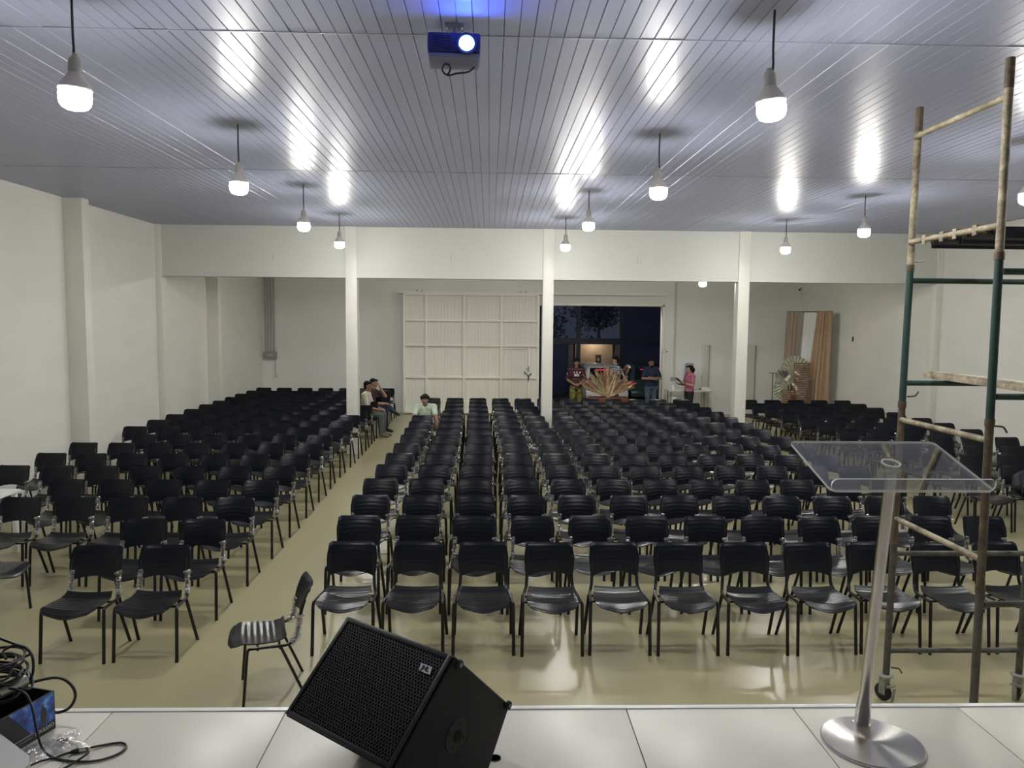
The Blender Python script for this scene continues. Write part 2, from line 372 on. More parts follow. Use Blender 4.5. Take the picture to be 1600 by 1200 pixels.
def back_fn(u, v):
    x = 2 * u - 1; w = interp([(0, .200), (.25, .213), (.6, .218), (1, .207)], v)
    zb = .540 + .040 * (1 - x * x) ** .8; zt = .812 + .012 * abs(x) ** 3 - .022 * max(0, (abs(x) - .86) / .14) ** 2
    z = zb + (zt - zb) * v
    y = .178 + .075 * v - .02 * math.sin(math.pi * v) * .6 + .034 * (1 - x * x)
    y += .0011 * math.cos(v * 2 * math.pi * 6 + x * x * 2.0) * (1 if .12 < v < .85 else 0) * max(0, 1 - x ** 4)
    if v > .9: y += .012 * ((v - .9) / .1) ** 2
    return (x * w, y, z)
def side_paths(sx):
    F = [(sx * .250, -.205, .0), (sx * .246, -.172, .395)]
    rail = bend([(sx * .246, -.172, .395), (sx * .243, -.165, .436), (sx * .226, .09, .425), (sx * .214, .130, .435)], .035, 4)
    post = smooth_path([(sx * .214, .130, .435), (sx * .200, .170, .475), (sx * .195, .186, .56), (sx * .192, .205, .66), (sx * .188, .228, .73)], 3)
    rear = [(sx * .234, .055, .425), (sx * .250, .238, .0)]
    return F, rail, post, rear
def chair_parts(hi=True):
    P = {}; sg = 8 if hi else 5
    P['seat'] = MB().sheet(seat_fn, 14 if hi else 6, 44 if hi else 12, .009)
    P['backrest'] = MB().sheet(back_fn, 16 if hi else 8, 26 if hi else 8, .013)
    P['legs'] = []; P['rails'] = []; P['posts'] = []; P['wraps'] = []
    rg = random.Random(11)
    for sx in (-1, 1):
        F, rail, post, rear = side_paths(sx)
        P['legs'].append(MB().tube(F, .0145, sg, flat=.75)); P['legs'].append(MB().tube(rear, .0145, sg, flat=.75))
        P['rails'].append(MB().tube(rail, .0135, sg, flat=.8)); P['posts'].append(MB().tube(post, .0135, sg, flat=1.0))
        w = smooth_path(post[:9], 3); n = len(w)
        P['wraps'].append(MB().tube([Vector(p) + Vector((rg.uniform(-.004, .004), rg.uniform(-.004, .004), 0)) for p in w], [.019 + rg.uniform(0, .013) for _ in w], 9 if hi else 6, cap=False))
    P['bar'] = [MB().tube([(-.236, y, z), (.236, y, z)], .009, 6) for y, z in ((-.10, .420), (.05, .414))]
    return P
mesh_cache = {}
def chair_proto(kind):
    """kind: near / near_wrap / far / far_wrap -> list of (name, mesh)"""
    if kind in mesh_cache: return mesh_cache[kind]
    hi = kind.startswith('near'); base = 'hi' if hi else 'lo'
    if base not in mesh_cache:
        P = chair_parts(hi); L = []
        def mk(n, mb, m): me = mb.mesh(n, 35); me.materials.append(m); return (n, me)
        L.append(mk('seat', P['seat'], seat_m)); L.append(mk('backrest', P['backrest'], plastic_m))
        if hi:
            for mb in P['legs']: L.append(mk('leg', mb, steel_m))
            for mb in P['rails']: L.append(mk('side_rail', mb, steel_m))
            for mb in P['posts']: L.append(mk('back_post', mb, steel_m))
            for mb in P['bar']: L.append(mk('crossbar', mb, steel_m))
            Wp = [mk('plastic_wrap', mb, wrap_m) for mb in P['wraps']]
        else:
            fr = MB()
            for mb in P['legs'] + P['rails'] + P['posts'] + P['bar']: fr.add(mb.v, mb.f)
            L.append(mk('frame', fr, steel_m))
            Wp = [mk('plastic_wrap', mb, wrap_m) for mb in P['wraps']]
        mesh_cache[base] = (L, Wp)
    L, Wp = mesh_cache[base]
    mesh_cache[kind] = L + Wp if kind.endswith('wrap') else L
    return mesh_cache[kind]
crng = random.Random(5)
def place_chair(x, y, rz, label, group, kind):
    t = thing('stacking_chair', label, 'chair', (x, y, 0), rz, group)
    for n, me in chair_proto(kind):
        c = bpy.data.objects.new(n, me); COL.objects.link(c); c.parent = t
    return t
ORD = ['first', 'second', 'third', 'fourth', 'fifth', 'sixth', 'seventh', 'eighth', 'ninth', 'tenth', 'eleventh', 'twelfth', 'thirteenth', 'fourteenth', 'fifteenth', 'sixteenth', 'seventeenth', 'eighteenth']
far_rest = []          # chairs past the three hundred that show largest
def put(x, ytop, label, group, stuff=False, wrap=True, jit=1.0):
    y = ytop - .255; rz = crng.gauss(0, .018) * jit; x += crng.uniform(-.008, .008); y += crng.uniform(-.015, .015)
    if stuff: far_rest.append((x, y, rz)); return None
    near = ytop < 13.2
    return place_chair(x, y, rz, label, group, ('near' if near else 'far') + ('_wrap' if wrap else ''))
# wide middle block
mx0 = [-1.405, -1.49, -1.51, -1.53, -1.522, -1.513, -1.505, -1.502, -1.535, -1.545, -1.568, -1.58, -1.60, -1.63, -1.655]
for r in range(15):
    n = 11 if r == 0 else 12; yt = 6.5656 + .9057 * r; p = .572 if r < 12 else .574
    for c in range(n):
        put(mx0[r] + .215 + c * p, yt, 'black plastic chair, %s row of the wide middle block, %s from the open aisle' % (ORD[r], ORD[c]), 'chairs of the wide middle block', wrap=(r > 0 and not (r == 1 and c < 1)))
# wall-side block; columns counted from the open aisle
ly = [6.46, 7.34, 8.25, 9.16, 10.05, 10.97, 11.94, 12.83, 13.78, 14.69, 15.58, 16.52, 17.43, 18.24, 19.13, 20.0, 20.9, 21.85]
lr = [-2.525, -2.51, -2.51, -2.52, -2.535, -2.56, -2.585, -2.62, -2.625, -2.61, -2.62, -2.63, -2.64, -2.65, -2.66, -2.67, -2.68, -2.69]
ln = [2, 2, 5, 5, 7, 7, 7, 6] + [7] * 10
for r in range(18):
    pitch = .565 + .016 * min(1, r / 8)
    for c in range(ln[r]):
        put(lr[r] - .22 - c * pitch, ly[r], 'black plastic chair, %s row of the pilaster-wall block, %s from the open aisle' % (ORD[r], ORD[c]), 'chairs of the pilaster-wall block', stuff=(r >= 14 and not (r == 17 and c == 0)))
# curtain-corner block; columns counted from the wall
ry = [10.29, 11.2, 12.0, 12.97, 13.95, 14.82, 15.74 - .1, 16.65, 17.55, 18.39, 19.22]
for r in range(11):
    pitch = .572 + .03 * r / 10
    for c in range(5):
        put(9.02 - c * pitch, ry[r], 'black plastic chair, %s row of the curtain-corner block, %s from the side wall' % (ORD[r], ORD[c]), 'chairs of the curtain-corner block', stuff=(r >= 8))
place_chair(-1.60, 5.54, math.radians(-72), 'lone black chair turned sideways in the open aisle by the stage', 'turned chairs', 'near_wrap')
place_chair(-4.57, 6.97, math.radians(82), 'black chair turned towards the aisle in front of the pilaster-wall block', 'turned chairs', 'near')
# the rest: one joined mass
_L, _W = (chair_proto('far_wrap'), None); vs = []; fs = []; ms = []
for (x, y, rz) in far_rest:
    T = Matrix.Translation((x, y, 0)) @ Matrix.Rotation(rz, 4, 'Z')
    for n, me in chair_proto('far'):
        k = len(vs); vs += [tuple(T @ v.co) for v in me.vertices]; fs += [tuple(i + k for i in p.vertices) for p in me.polygons]
        ms += [{'seat': 0, 'backrest': 1, 'frame': 2}[n]] * len(me.polygons)
me = bpy.data.meshes.new('far_chairs'); me.from_pydata(vs, [], fs)
for m in (seat_m, plastic_m, steel_m): me.materials.append(m)
me.polygons.foreach_set('material_index', ms); me.polygons.foreach_set('use_smooth', [True] * len(fs)); me.set_sharp_from_angle(angle=.6); me.update()
o = bpy.data.objects.new('far_chairs', me); COL.objects.link(o)
tag(o, 'mass of black chairs in the last rows by the back wall and curtain corner', 'chairs', None, 'stuff')

# ------------------------------------------------------------------ scaffold tower
def rustpaint(name, c1, c2, c3, sc=9):
    m = M(name, c1, .6, bump=.3, bscale=70); nt = m.node_tree; N = nt.nodes; L = nt.links; b = N['Principled BSDF']
    tc = N.new('ShaderNodeTexCoord'); nz = N.new('ShaderNodeTexNoise'); nz.inputs['Scale'].default_value = sc; nz.inputs['Detail'].default_value = 9; nz.inputs['Roughness'].default_value = .75
    L.new(tc.outputs['Object'], nz.inputs['Vector']); r = N.new('ShaderNodeValToRGB'); e = r.color_ramp.elements
    e[0].position = .36; e[0].color = (*c2, 1); e[1].position = .62; e[1].color = (*c1, 1); x = e.new(.5); x.color = (*[(a + d) / 2 for a, d in zip(c1, c2)], 1); x = e.new(.76); x.color = (*c3, 1)
    L.new(nz.outputs[0], r.inputs[0]); L.new(r.outputs[0], b.inputs['Base Color']); return m
sc_beige = rustpaint('scaffold_beige', (.42, .37, .25), (.10, .07, .045), (.62, .58, .46))
sc_rust = rustpaint('scaffold_rust', (.15, .105, .065), (.045, .032, .024), (.50, .44, .30), 14)
sc_green = rustpaint('scaffold_green', (.020, .062, .048), (.016, .040, .036), (.05, .10, .085), 6)
sc_grey = rustpaint('scaffold_grey', (.10, .10, .085), (.05, .042, .034), (.25, .23, .19), 10)
sc_zinc = M('zinc_casting', (.38, .38, .34), .5, metal=.4, bump=.3, bscale=60, var=.4, vscale=30)
tw = thing('scaffold_tower', 'tall rusty scaffold tower on casters with beige and green tubes', 'scaffold', (0, 0, 0))
PX = (2.915, 3.905); PY = (5.33, 4.335); R = .0235
LV = [(.185, 1.20, 'x', sc_grey, (.38, 1.105)), (1.20, 2.19, 'y', sc_rust, (1.365, 2.08)), (2.19, 3.15, 'x', sc_green, (2.34, 3.06)), (3.15, 4.24, 'y', sc_beige, (3.325, 4.045))]
for (z0, z1, ax, mt, rungs) in LV:
    for i, x in enumerate(PX):
        for j, y in enumerate(PY):
            lean = .009 * (1 if j == 0 else -.3)
            p = [(x + lean * z0, y, z0), (x + lean * z1, y, z1)]
            mm = mt if not (z0 < 1 and j == 1) else sc_grey
            o = obj('post', MB().tube(p, R, 14), mm, tw)
            if z1 < 4: obj('coupler', MB().tube([(x + lean * z1, y, z1 - .025), (x + lean * z1, y, z1 + .02)], R + .004, 14), sc_rust, tw)
            else: obj('spigot', MB().tube([(x + lean * z1, y, z1 - .16), (x + lean * z1, y, z1 + .005)], R - .002 + .004, 14), sc_rust, tw)
    for z in rungs:
        for k in range(2):
            mm = {id(sc_rust): sc_beige}.get(id(mt), mt)
            if ax == 'x': a = (PX[0] + .02, PY[k], z); b = (PX[1] - .02, PY[k], z)
            else: a = (PX[k] + .01, PY[0] - .02, z); b = (PX[k] + .01, PY[1] + .02, z)
            obj('rung', MB().tube([a, b], .019, 12), mm, tw)
def hook(x, y, z, s, mt=sc_grey):
    obj('hook', MB().tube(bend([(x, y, z), (x + .055, y - .01, z + .003 * s), (x + .075, y - .012, z + .038 * s)], .015), .006, 6), mt, tw)
hook(2.955, 5.31, 2.245, 1); hook(2.925, 4.325, 2.30 - .13, -1); hook(2.94, 5.31, .262, -1); hook(2.955, 5.32, 3.19, .2, sc_beige); hook(3.895, 4.33, .3, -1)
for i, x in enumerate(PX):
    for j, y in enumerate(PY):
        a = .5 if i == 0 else -.9
        c = MB().lathe([(.0, .205), (.045, .205), (.052, .198), (.052, .190), (.045, .186), (.0, .186)], 18, (x, y, 0))
        c.add(MB().lathe([(.028, .10), (.033, .186)], 14, (x, y, 0)).v, MB().lathe([(.028, .10), (.033, .186)], 14).f)
        T = Matrix.Translation((x, y, 0)) @ Matrix.Rotation(a, 4, 'Z')
        for s in (-1, 1): c.box((s * .028, .008, .115), (.006, .05, .12), .002, mat=T)
        ca = obj('caster', c, sc_zinc, tw)
        obj('wheel', MB().lathe([(.0, -.016), (.05, -.016), (.062, -.011), (.0645, 0), (.062, .011), (.05, .016), (.0, .016)], 26, mat=T @ Matrix.Translation((0, .015, .0645)) @ Matrix.Rotation(math.pi / 2, 4, 'Y')), rubber_m, ca)
        obj('brake_pedal', MB().box((.0, -.055, .075), (.03, .012, .11), .004, mat=T @ Matrix.Rotation(.12, 4, 'X')).box((0, -.045, .128), (.07, .03, .012), .003, mat=T), sc_zinc, ca)
# boards on the scaffold
wood_old = rustpaint('weathered_plank', (.50, .44, .33), (.20, .155, .11), (.66, .62, .52), 12)
pl = thing('scaffold_plank', 'paint-spattered weathered wooden plank laid across the green scaffold rungs', 'plank', (3.30, 4.85, 2.3605), math.radians(-4))
obj('board', MB().box((0, 0, .02), (.235, 1.5, .038), .004), wood_old, pl)
obj('batten', MB().box((-.085, .02, .047), (.05, 1.36, .016), .003), wood_old, pl)
deck_m = M('deck_steel', (.035, .038, .055), .45, metal=.3, bump=.1, bscale=30, var=.3, vscale=12)
for k, (y, nm) in enumerate(((4.68, 'nearer the stage'), (5.02, 'farther from the stage'))):
    d = thing('scaffold_deck', 'dark steel deck board hooked on the upper scaffold rungs, ' + nm, 'deck board', (2.925, y, 3.325), 0, 'steel deck boards')
    obj('tray', MB().box((.52, 0, -.012), (.92, .29, .05), .006), deck_m, d)
    obj('lip', MB().box((.52, -.15, -.02), (.90, .012, .07), .003).box((.52, .15, -.02), (.90, .012, .07), .003), deck_m, d)
    for s in (-1, 1):
        for e in (0, 1):
            x0 = .012 if e == 0 else .985
            sg_ = -1 if e == 0 else 1; obj('claw', MB().box((x0 + sg_ * .026, s * .10, -.006), (.008, .042, .058), .002).box((x0 - sg_ * .005, s * .10, .024), (.07, .042, .008), .002).box((x0 - sg_ * .036, s * .10, .002), (.012, .042, .05), .002), sc_beige, d)

# ------------------------------------------------------------------ lectern
inox = M('brushed_steel', (.62, .59, .55), .24, metal=1.0, bump=.03, bscale=200, stretch=(8, 8, .3))
inox_b = M('spun_steel', (.66, .64, .60), .22, metal=1.0)
nt = inox_b.node_tree; bs = nt.nodes['Principled BSDF']; bs.inputs['Anisotropic'].default_value = .85
tg = nt.nodes.new('ShaderNodeTangent'); tg.direction_type = 'RADIAL'; tg.axis = 'Z'; nt.links.new(tg.outputs[0], bs.inputs['Tangent'])
acr = bpy.data.materials.new('clear_acrylic'); acr.use_nodes = True
an = acr.node_tree.nodes; al = acr.node_tree.links; an.remove(an['Principled BSDF'])
at = an.new('ShaderNodeBsdfTransparent'); at.inputs[0].default_value = (.93, .94, .93, 1); ag = an.new('ShaderNodeBsdfGlossy'); ag.inputs['Roughness'].default_value = .03
af = an.new('ShaderNodeLayerWeight'); af.inputs[0].default_value = .5; ap = an.new('ShaderNodeMath'); ap.operation = 'POWER'; ap.inputs[1].default_value = 3.0
am = an.new('ShaderNodeMath'); am.operation = 'MULTIPLY_ADD'; am.inputs[1].default_value = .75; am.inputs[2].default_value = .045; ax_ = an.new('ShaderNodeMixShader')
al.new(af.outputs['Facing'], ap.inputs[0]); al.new(ap.outputs[0], am.inputs[0]); al.new(am.outputs[0], ax_.inputs[0]); al.new(at.outputs[0], ax_.inputs[1]); al.new(ag.outputs[0], ax_.inputs[2]); al.new(ax_.outputs[0], an['Material Output'].inputs[0])
acr_e = M('acrylic_edge', (.86, .88, .86), .2, spec=.6); acr_e.node_tree.nodes['Principled BSDF'].inputs['Subsurface Weight'].default_value = .0
lc = thing('lectern', 'clear acrylic lectern on a brushed steel pole and round base', 'lectern', (1.52, 2.855, SZ))
obj('base', MB().lathe([(0, 0), (.186, 0), (.190, .003), (.190, .009), (.186, .012), (0, .0125)], 72), inox_b, lc, smooth=15)
pb = Vector((.025, .135, .012)); ptop = Vector((-.050, -.135, 1.115))
pd = (ptop - pb)
obj('pole', MB().tube([pb, pb + pd * .02, pb + pd * .06, pb + pd * .10, pb + pd * .14, pb + pd], [.031, .031, .029, .025, .0215, .0215], 24), inox, lc)
obj('collar', MB().lathe([(0, 0), (.034, 0), (.034, .004), (.031, .006), (0, .006)], 28, (pb.x, pb.y, .011)), inox, lc)
tl = math.atan2(2.286 - 2.177, .38)
plate = bpy.data.objects.new('desk_plate', None)
Lx, Ly, th = .57, .395, .010
T = Matrix.Translation((1.4525 - 1.52, 2.73 - 2.855, 2.232 - SZ)) @ Matrix.Rotation(tl, 4, 'X')
def rrect(w, h, r, n=5, corners=(1, 1, 1, 1)):
    out = []
    for (cx, cy, a0, on) in ((w / 2, h / 2, 0, corners[0]), (-w / 2, h / 2, 90, corners[1]), (-w / 2, -h / 2, 180, corners[2]), (w / 2, -h / 2, 270, corners[3])):
        rr = r if on else .002; sx = 1 if cx > 0 else -1; sy = 1 if cy > 0 else -1
        for k in range(n + 1):
            a = math.radians(a0 + 90 * k / n); out.append((cx - sx * rr + rr * math.cos(a), cy - sy * rr + rr * math.sin(a)))
    return out
def plate_obj(name, poly, z0, z1, T, parent):
    n = len(poly); mb = MB()
    vs = [T @ Vector((p[0], p[1], z0)) for p in poly] + [T @ Vector((p[0], p[1], z1)) for p in poly]
    mb.add(vs, [tuple(range(n - 1, -1, -1)), tuple(range(n, 2 * n))], 0)
    mb.add(vs, [(i, (i + 1) % n, n + (i + 1) % n, n + i) for i in range(n)], 1)
    return obj(name, mb, [acr, acr_e], parent, smooth=None)
plate_obj('desk_plate', rrect(Lx, Ly, .025), 0, th, T, lc)
T2 = T @ Matrix.Translation((0, -Ly / 2 + .006, .026)) @ Matrix.Rotation(math.radians(90), 4, 'X')
plate_obj('book_lip', rrect(Lx, .045, .020), -.004, .004, T2, lc)
obj('pole_cap', MB().lathe([(.028, 0), (.034, 0), (.034, .006), (.028, .006)], 28, ring=True, mat=T @ Matrix.Translation((.018, .0, th))), acr_e, lc)

# ------------------------------------------------------------------ stage monitor wedge
spk_m = M('speaker_case', (.0035, .0036, .0055), .55, spec=.3, bump=.25, bscale=260)
tt = 2.93; A = Vector((.7655, -.6435, 0)); Nn = Vector((-.6435, -.7655, 0)); UP = Vector((0, 0, 1))
TL = Vector((0, 0, EYE)) + Vector((-.18147, .97755, -.38804)) * tt
La = .1882 * tt
prof = [(0, 0), (.09968 * tt, -.0943 * tt), (.0 * tt, -.150 * tt), (-.004 * tt, -.177 * tt), (-.056 * tt, -.177 * tt), (-.10335 * tt, -.10013 * tt)]   # (along Nn, up)
base_z = TL.z - .177 * tt
org = TL + Nn * 0 + UP * (SZ + .001 - base_z) * 1.0
sp = thing('stage_monitor', 'black wedge stage monitor speaker lying on the white tiles', 'speaker', (org.x, org.y, SZ))
def q3(p, a): return (org + Nn * p[0] + UP * p[1] + A * a) - Vector((org.x, org.y, SZ))
bm = bmesh.new(); lo = [bm.verts.new(q3(p, 0)) for p in prof]; hi_ = [bm.verts.new(q3(p, La)) for p in prof]; n = len(prof)
bm.faces.new(lo); bm.faces.new(list(reversed(hi_)))
for i in range(n): bm.faces.new((lo[i], hi_[i], hi_[(i + 1) % n], lo[(i + 1) % n]))
bmesh.ops.recalc_face_normals(bm, faces=list(bm.faces)); bmesh.ops.bevel(bm, geom=list(bm.edges), offset=.009, segments=3, profile=.6, affect='EDGES')
me = bpy.data.meshes.new('cabinet'); bm.to_mesh(me); bm.free(); me.polygons.foreach_set('use_smooth', [True] * len(me.polygons)); me.set_sharp_from_angle(angle=.6)
obj('cabinet', me, spk_m, sp)
# grille: a perforated sheet on the T-B face
B = prof[1]; fdir = Vector((B[0], B[1])); Lf = fdir.length; fdir = fdir.normalized()
e1 = A; e2 = (Nn * fdir.x + UP * fdir.y); e3 = e1.cross(e2); e3 = e3 if e3.z > 0 else -e3
grm = bpy.data.materials.new('perforated_grille'); grm.use_nodes = True; gn = grm.node_tree.nodes; gl = grm.node_tree.links; gb = gn['Principled BSDF']
gb.inputs['Roughness'].default_value = .42; gb.inputs['Base Color'].default_value = (.010, .0105, .016, 1); gb.inputs['Specular IOR Level'].default_value = .5
def grille_mesh(w, h, p=.0135, hole=.0048):
    """hexagonally staggered open holes in a thin sheet"""
    vs = []; fs = []; nx = int(w / p); ny = int(h / (p * .8))
    for j in range(ny):
        for i in range(nx):
            ox = (i + .5) * w / nx; 
            if j % 2: ox += .5 * w / nx
            if ox + p * .5 > w: continue
            oy = (j + .5) * h / ny; a = w / nx / 2; b = h / ny / 2; k = len(vs)
            outer = [(ox + a, oy), (ox + a, oy + b), (ox, oy + b), (ox - a, oy + b), (ox - a, oy), (ox - a, oy - b), (ox, oy - b), (ox + a, oy - b)]
            vs += [(x, y, 0) for x, y in outer]; vs += [(ox + hole * math.cos(math.pi / 4 * q), oy + hole * math.sin(math.pi / 4 * q), 0) for q in range(8)]
            vs += [(ox + hole * math.cos(math.pi / 4 * q), oy + hole * math.sin(math.pi / 4 * q), -.003) for q in range(8)]
            for q in range(8):
                r = (q + 1) % 8; fs.append((k + q, k + r, k + 8 + r, k + 8 + q)); fs.append((k + 8 + q, k + 8 + r, k + 16 + r, k + 16 + q))
    return vs, fs
mg = .022; vs, fs = grille_mesh(La - 2 * mg, Lf - 2 * mg)
G = Matrix((e1, e2, e3)).transposed().to_4x4(); G.translation = Vector(q3((0, 0), 0)) + e1 * mg + e2 * mg + e3 * .0075
gm = bpy.data.meshes.new('grille'); gm.from_pydata([G @ Vector(v) for v in vs], [], fs); gm.update()
obj('grille', gm, grm, sp)
G2 = G.copy(); G2.translation = G.translation - e3 * .004
obj('grille_backing', MB().add([G2 @ Vector(v) for v in ((0, 0, 0), (La - 2 * mg, 0, 0), (La - 2 * mg, Lf - 2 * mg, 0), (0, Lf - 2 * mg, 0))], [(0, 1, 2, 3)]), black_m, sp, smooth=None)
fr = MB()
for (x0, x1, y0, y1) in ((0, La - 2 * mg, -.016, 0), (0, La - 2 * mg, Lf - 2 * mg, Lf - 2 * mg + .016), (-.016, 0, -.016, Lf - 2 * mg + .016), (La - 2 * mg, La - 2 * mg + .016, -.016, Lf - 2 * mg + .016)):
    fr.box(((x0 + x1) / 2, (y0 + y1) / 2, 0), (x1 - x0, y1 - y0, .007), .002, mat=G)
obj('grille_frame', fr, grm, sp)
badge_m = M('badge_silver', (.75, .75, .78), .3, metal=.6)
def text_mesh(s, size, m, depth=.0008, bold=0.0):
    c = bpy.data.curves.new('t', 'FONT'); c.body = s; c.size = size; c.extrude = depth; c.offset = bold; c.align_x = 'CENTER'; c.align_y = 'CENTER'
    o = bpy.data.objects.new('t', c); COL.objects.link(o); dg = bpy.context.evaluated_depsgraph_get()
    me = bpy.data.meshes.new_from_object(o.evaluated_get(dg)); bpy.data.objects.remove(o); me.materials.clear(); me.materials.append(m); return me
Bg = G @ Matrix.Translation((La - 2 * mg - .055, .055, .005)) @ Matrix.Rotation(math.pi, 4, 'X') 
bd = obj('badge', MB().prism([(-.030, -.013), (.024, -.013), (.030, .013), (-.022, .013)], 0, .003, 'z', mat=G @ Matrix.Translation((La - 2 * mg - .055, .055, .002))), badge_m, sp)
tmh = text_mesh('JHL', .022, black_m, .0008, .0006); lo_ = obj('badge_lettering', tmh, None, bd)
lo_.matrix_local = G @ Matrix.Translation((La - 2 * mg - .055, .055, .0055)) @ Matrix.Rotation(math.pi, 4, 'X')
# side panel: pole cup, feet
ctr = q3((-.004 * tt - .0, -.098 * tt), La)
Sx = Matrix((Nn, UP, A)).transposed().to_4x4(); Sx.translation = Vector(ctr)
cup = obj('pole_socket', MB().lathe([(.022, .001), (.055, .001), (.057, .003), (.059, .003), (.060, .0), (.0, .0)], 40, mat=Sx), rubber_m, sp)
obj('socket_hole', MB().lathe([(0, .0025), (.021, .0025), (.021, 0), (0, 0)], 28, mat=Sx), M('hole_black', (.001, .001, .001), .9), cup)
for a in range(4):
    obj('screw', MB().lathe([(0, .004), (.004, .004), (.004, 0), (0, 0)], 10, mat=Sx @ Matrix.Translation((.04 * math.cos(a * math.pi / 2 + .5), .04 * math.sin(a * math.pi / 2 + .5), 0))), steel_m, cup)
for p in ((-.006 * tt, -.012 * tt), (-.098 * tt, -.098 * tt)):
    Tf = Matrix((Nn, UP, A)).transposed().to_4x4(); Tf.translation = Vector(q3(p, La))
    ft = obj('rubber_foot', MB().lathe([(0, .012), (.010, .012), (.016, .009), (.017, 0), (0, 0)], 20, mat=Tf), rubber_m, sp)
    obj('foot_screw', MB().lathe([(.003, .0135), (.007, .0135), (.007, .011), (.003, .011)], 14, ring=True, mat=Tf), sc_zinc, ft)
# ------------------------------------------------------------------ clutter on the stage
cab_m = M('cable_black', (.010, .010, .011), .4)
card_m = M('carton_dark', (.028, .030, .032), .45)
print_m = bpy.data.materials.new('carton_print'); print_m.use_nodes = True
pn = print_m.node_tree.nodes; pl_ = print_m.node_tree.links; pbs = pn['Principled BSDF']; pbs.inputs['Roughness'].default_value = .3
tc = pn.new('ShaderNodeTexCoord'); nz = pn.new('ShaderNodeTexNoise'); nz.inputs['Scale'].default_value = 16; nz.inputs['Detail'].default_value = 3; cr = pn.new('ShaderNodeValToRGB')
e = cr.color_ramp.elements; e[0].position = .36; e[0].color = (.015, .03, .14, 1); e[1].position = .68; e[1].color = (.25, .55, .85, 1); x = e.new(.52); x.color = (.03, .12, .50, 1)
pl_.new(tc.outputs['Object'], nz.inputs['Vector']); pl_.new(nz.outputs[0], cr.inputs[0]); pl_.new(cr.outputs[0], pbs.inputs['Base Color'])
white_ink = M('white_print', (.75, .75, .75), .5); grey_ink = M('grey_print', (.30, .31, .32), .5)
bx = thing('equipment_carton', 'open dark carton with a blue concert print and black cables on top', 'box', (-1.738, 3.015, SZ), math.radians(73))
# local x runs along the printed face (towards the stage edge), local -y is the printed face
BL, BW, BH = .30, .24, .155
ca = MB()
for (x0, x1, y0, y1) in ((-BL, 0, 0, .006), (-BL, 0, BW - .006, BW), (-BL, -BL + .006, 0, BW), (-.006, 0, 0, BW)): ca.b2(x0, x1, y0, y1, 0, BH)
ca.b2(-BL, 0, 0, BW, 0, .006)
obj('carton', ca, card_m, bx, smooth=None)
obj('flap', MB().add([(-BL, BW, BH), (0, BW, BH), (.0, BW + .10, BH + .03), (-BL, BW + .10, BH + .03), (-BL, BW, BH - .004), (0, BW, BH - .004), (.0, BW + .10, BH + .026), (-BL, BW + .10, BH + .026)], [(0, 1, 2, 3), (7, 6, 5, 4), (0, 4, 5, 1), (1, 5, 6, 2), (2, 6, 7, 3), (3, 7, 4, 0)]), card_m, bx, smooth=None)
obj('blue_print', MB().add([(-.205, -.0012, BH - .001), (-.004, -.0012, BH - .001), (-.004, -.0012, .042), (-.115, -.0012, .036)], [(0, 1, 2, 3)]), print_m, bx, smooth=None)
obj('figure_print', MB().add([(-.066, -.002, .048), (-.044, -.002, .048), (-.040, -.002, .088), (-.046, -.002, .108), (-.052, -.002, .112), (-.053, -.002, .124), (-.058, -.002, .124), (-.059, -.002, .112), (-.066, -.002, .100), (-.070, -.002, .078)], [tuple(range(10))]), card_m, bx, smooth=None)
obj('stripe_print', MB().b2(-.235, -.10, -.002, -.0008, .030, .034).b2(-.225, -.11, -.002, -.0008, .018, .020), grey_ink, bx, smooth=None)
tx = obj('lettering', text_mesh('SOULEXO', .020, white_ink, .0004), None, bx, (-.052, -.0015, .022), (math.pi / 2, 0, 0))
obj('mark_print', text_mesh('CE', .024, grey_ink, .0004), None, bx, (-.24, -.0015, .062), (math.pi / 2, 0, 0))
# coiled cable on the carton
coil = MB(); rg = random.Random(4); C0 = Vector((-1.975, 2.99, SZ + .225))
loops = []
for i in range(13):
    r = rg.uniform(.10, .15); tilt = Matrix.Rotation(rg.uniform(-.25, .25), 3, 'X') @ Matrix.Rotation(rg.uniform(-.25, .25), 3, 'Y'); off = Vector((rg.uniform(-.02, .02), rg.uniform(-.02, .02), -.055 + .0095 * i))
    loops += [C0 + off + tilt @ Vector((r * math.cos(a), r * .85 * math.sin(a), .006 * a / 6.28)) for a in [2 * math.pi * k / 14 for k in range(14)]]
cc = thing('cable_coil', 'heap of coiled black audio cable on the open carton', 'cable', (0, 0, 0))
obj('coil', MB().tube(smooth_path(loops, 3), .0055, 6), cab_m, cc)
obj('tail', MB().tube(smooth_path([C0 + Vector((-.10, .02, .05)), (-2.06, 3.05, 1.475), (-1.93, 3.07, 1.43), (-1.865, 3.08, 1.385), (-1.90, 3.06, 1.365), (-1.99, 3.02, 1.33)], 6), .0055, 6), cab_m, cc)
obj('tail', MB().tube(smooth_path([C0 + Vector((.05, .03, .06)), (-1.96, 3.06, 1.40), (-1.90, 3.06, 1.425), (-1.85, 3.06, 1.39), (-1.84, 3.05, 1.315), (-1.86, 3.03, 1.26)], 6), .0055, 6), cab_m, cc)
obj('tail', MB().tube(smooth_path([(-1.90, 3.0, 1.27), (-1.80, 3.05, 1.285), (-1.735, 3.06, 1.285), (-1.685, 3.05, 1.255), (-1.675, 3.05, 1.21), (-1.70, 3.05, 1.165), (-1.745, 3.05, 1.145), (-1.79, 3.08, 1.135)], 6), .006, 8), cab_m, cc)
mt_ = thing('metal_sleeve', 'silver metal tube lying across the cable heap', 'tube', (-1.865, 2.96, SZ + .20), math.radians(52))
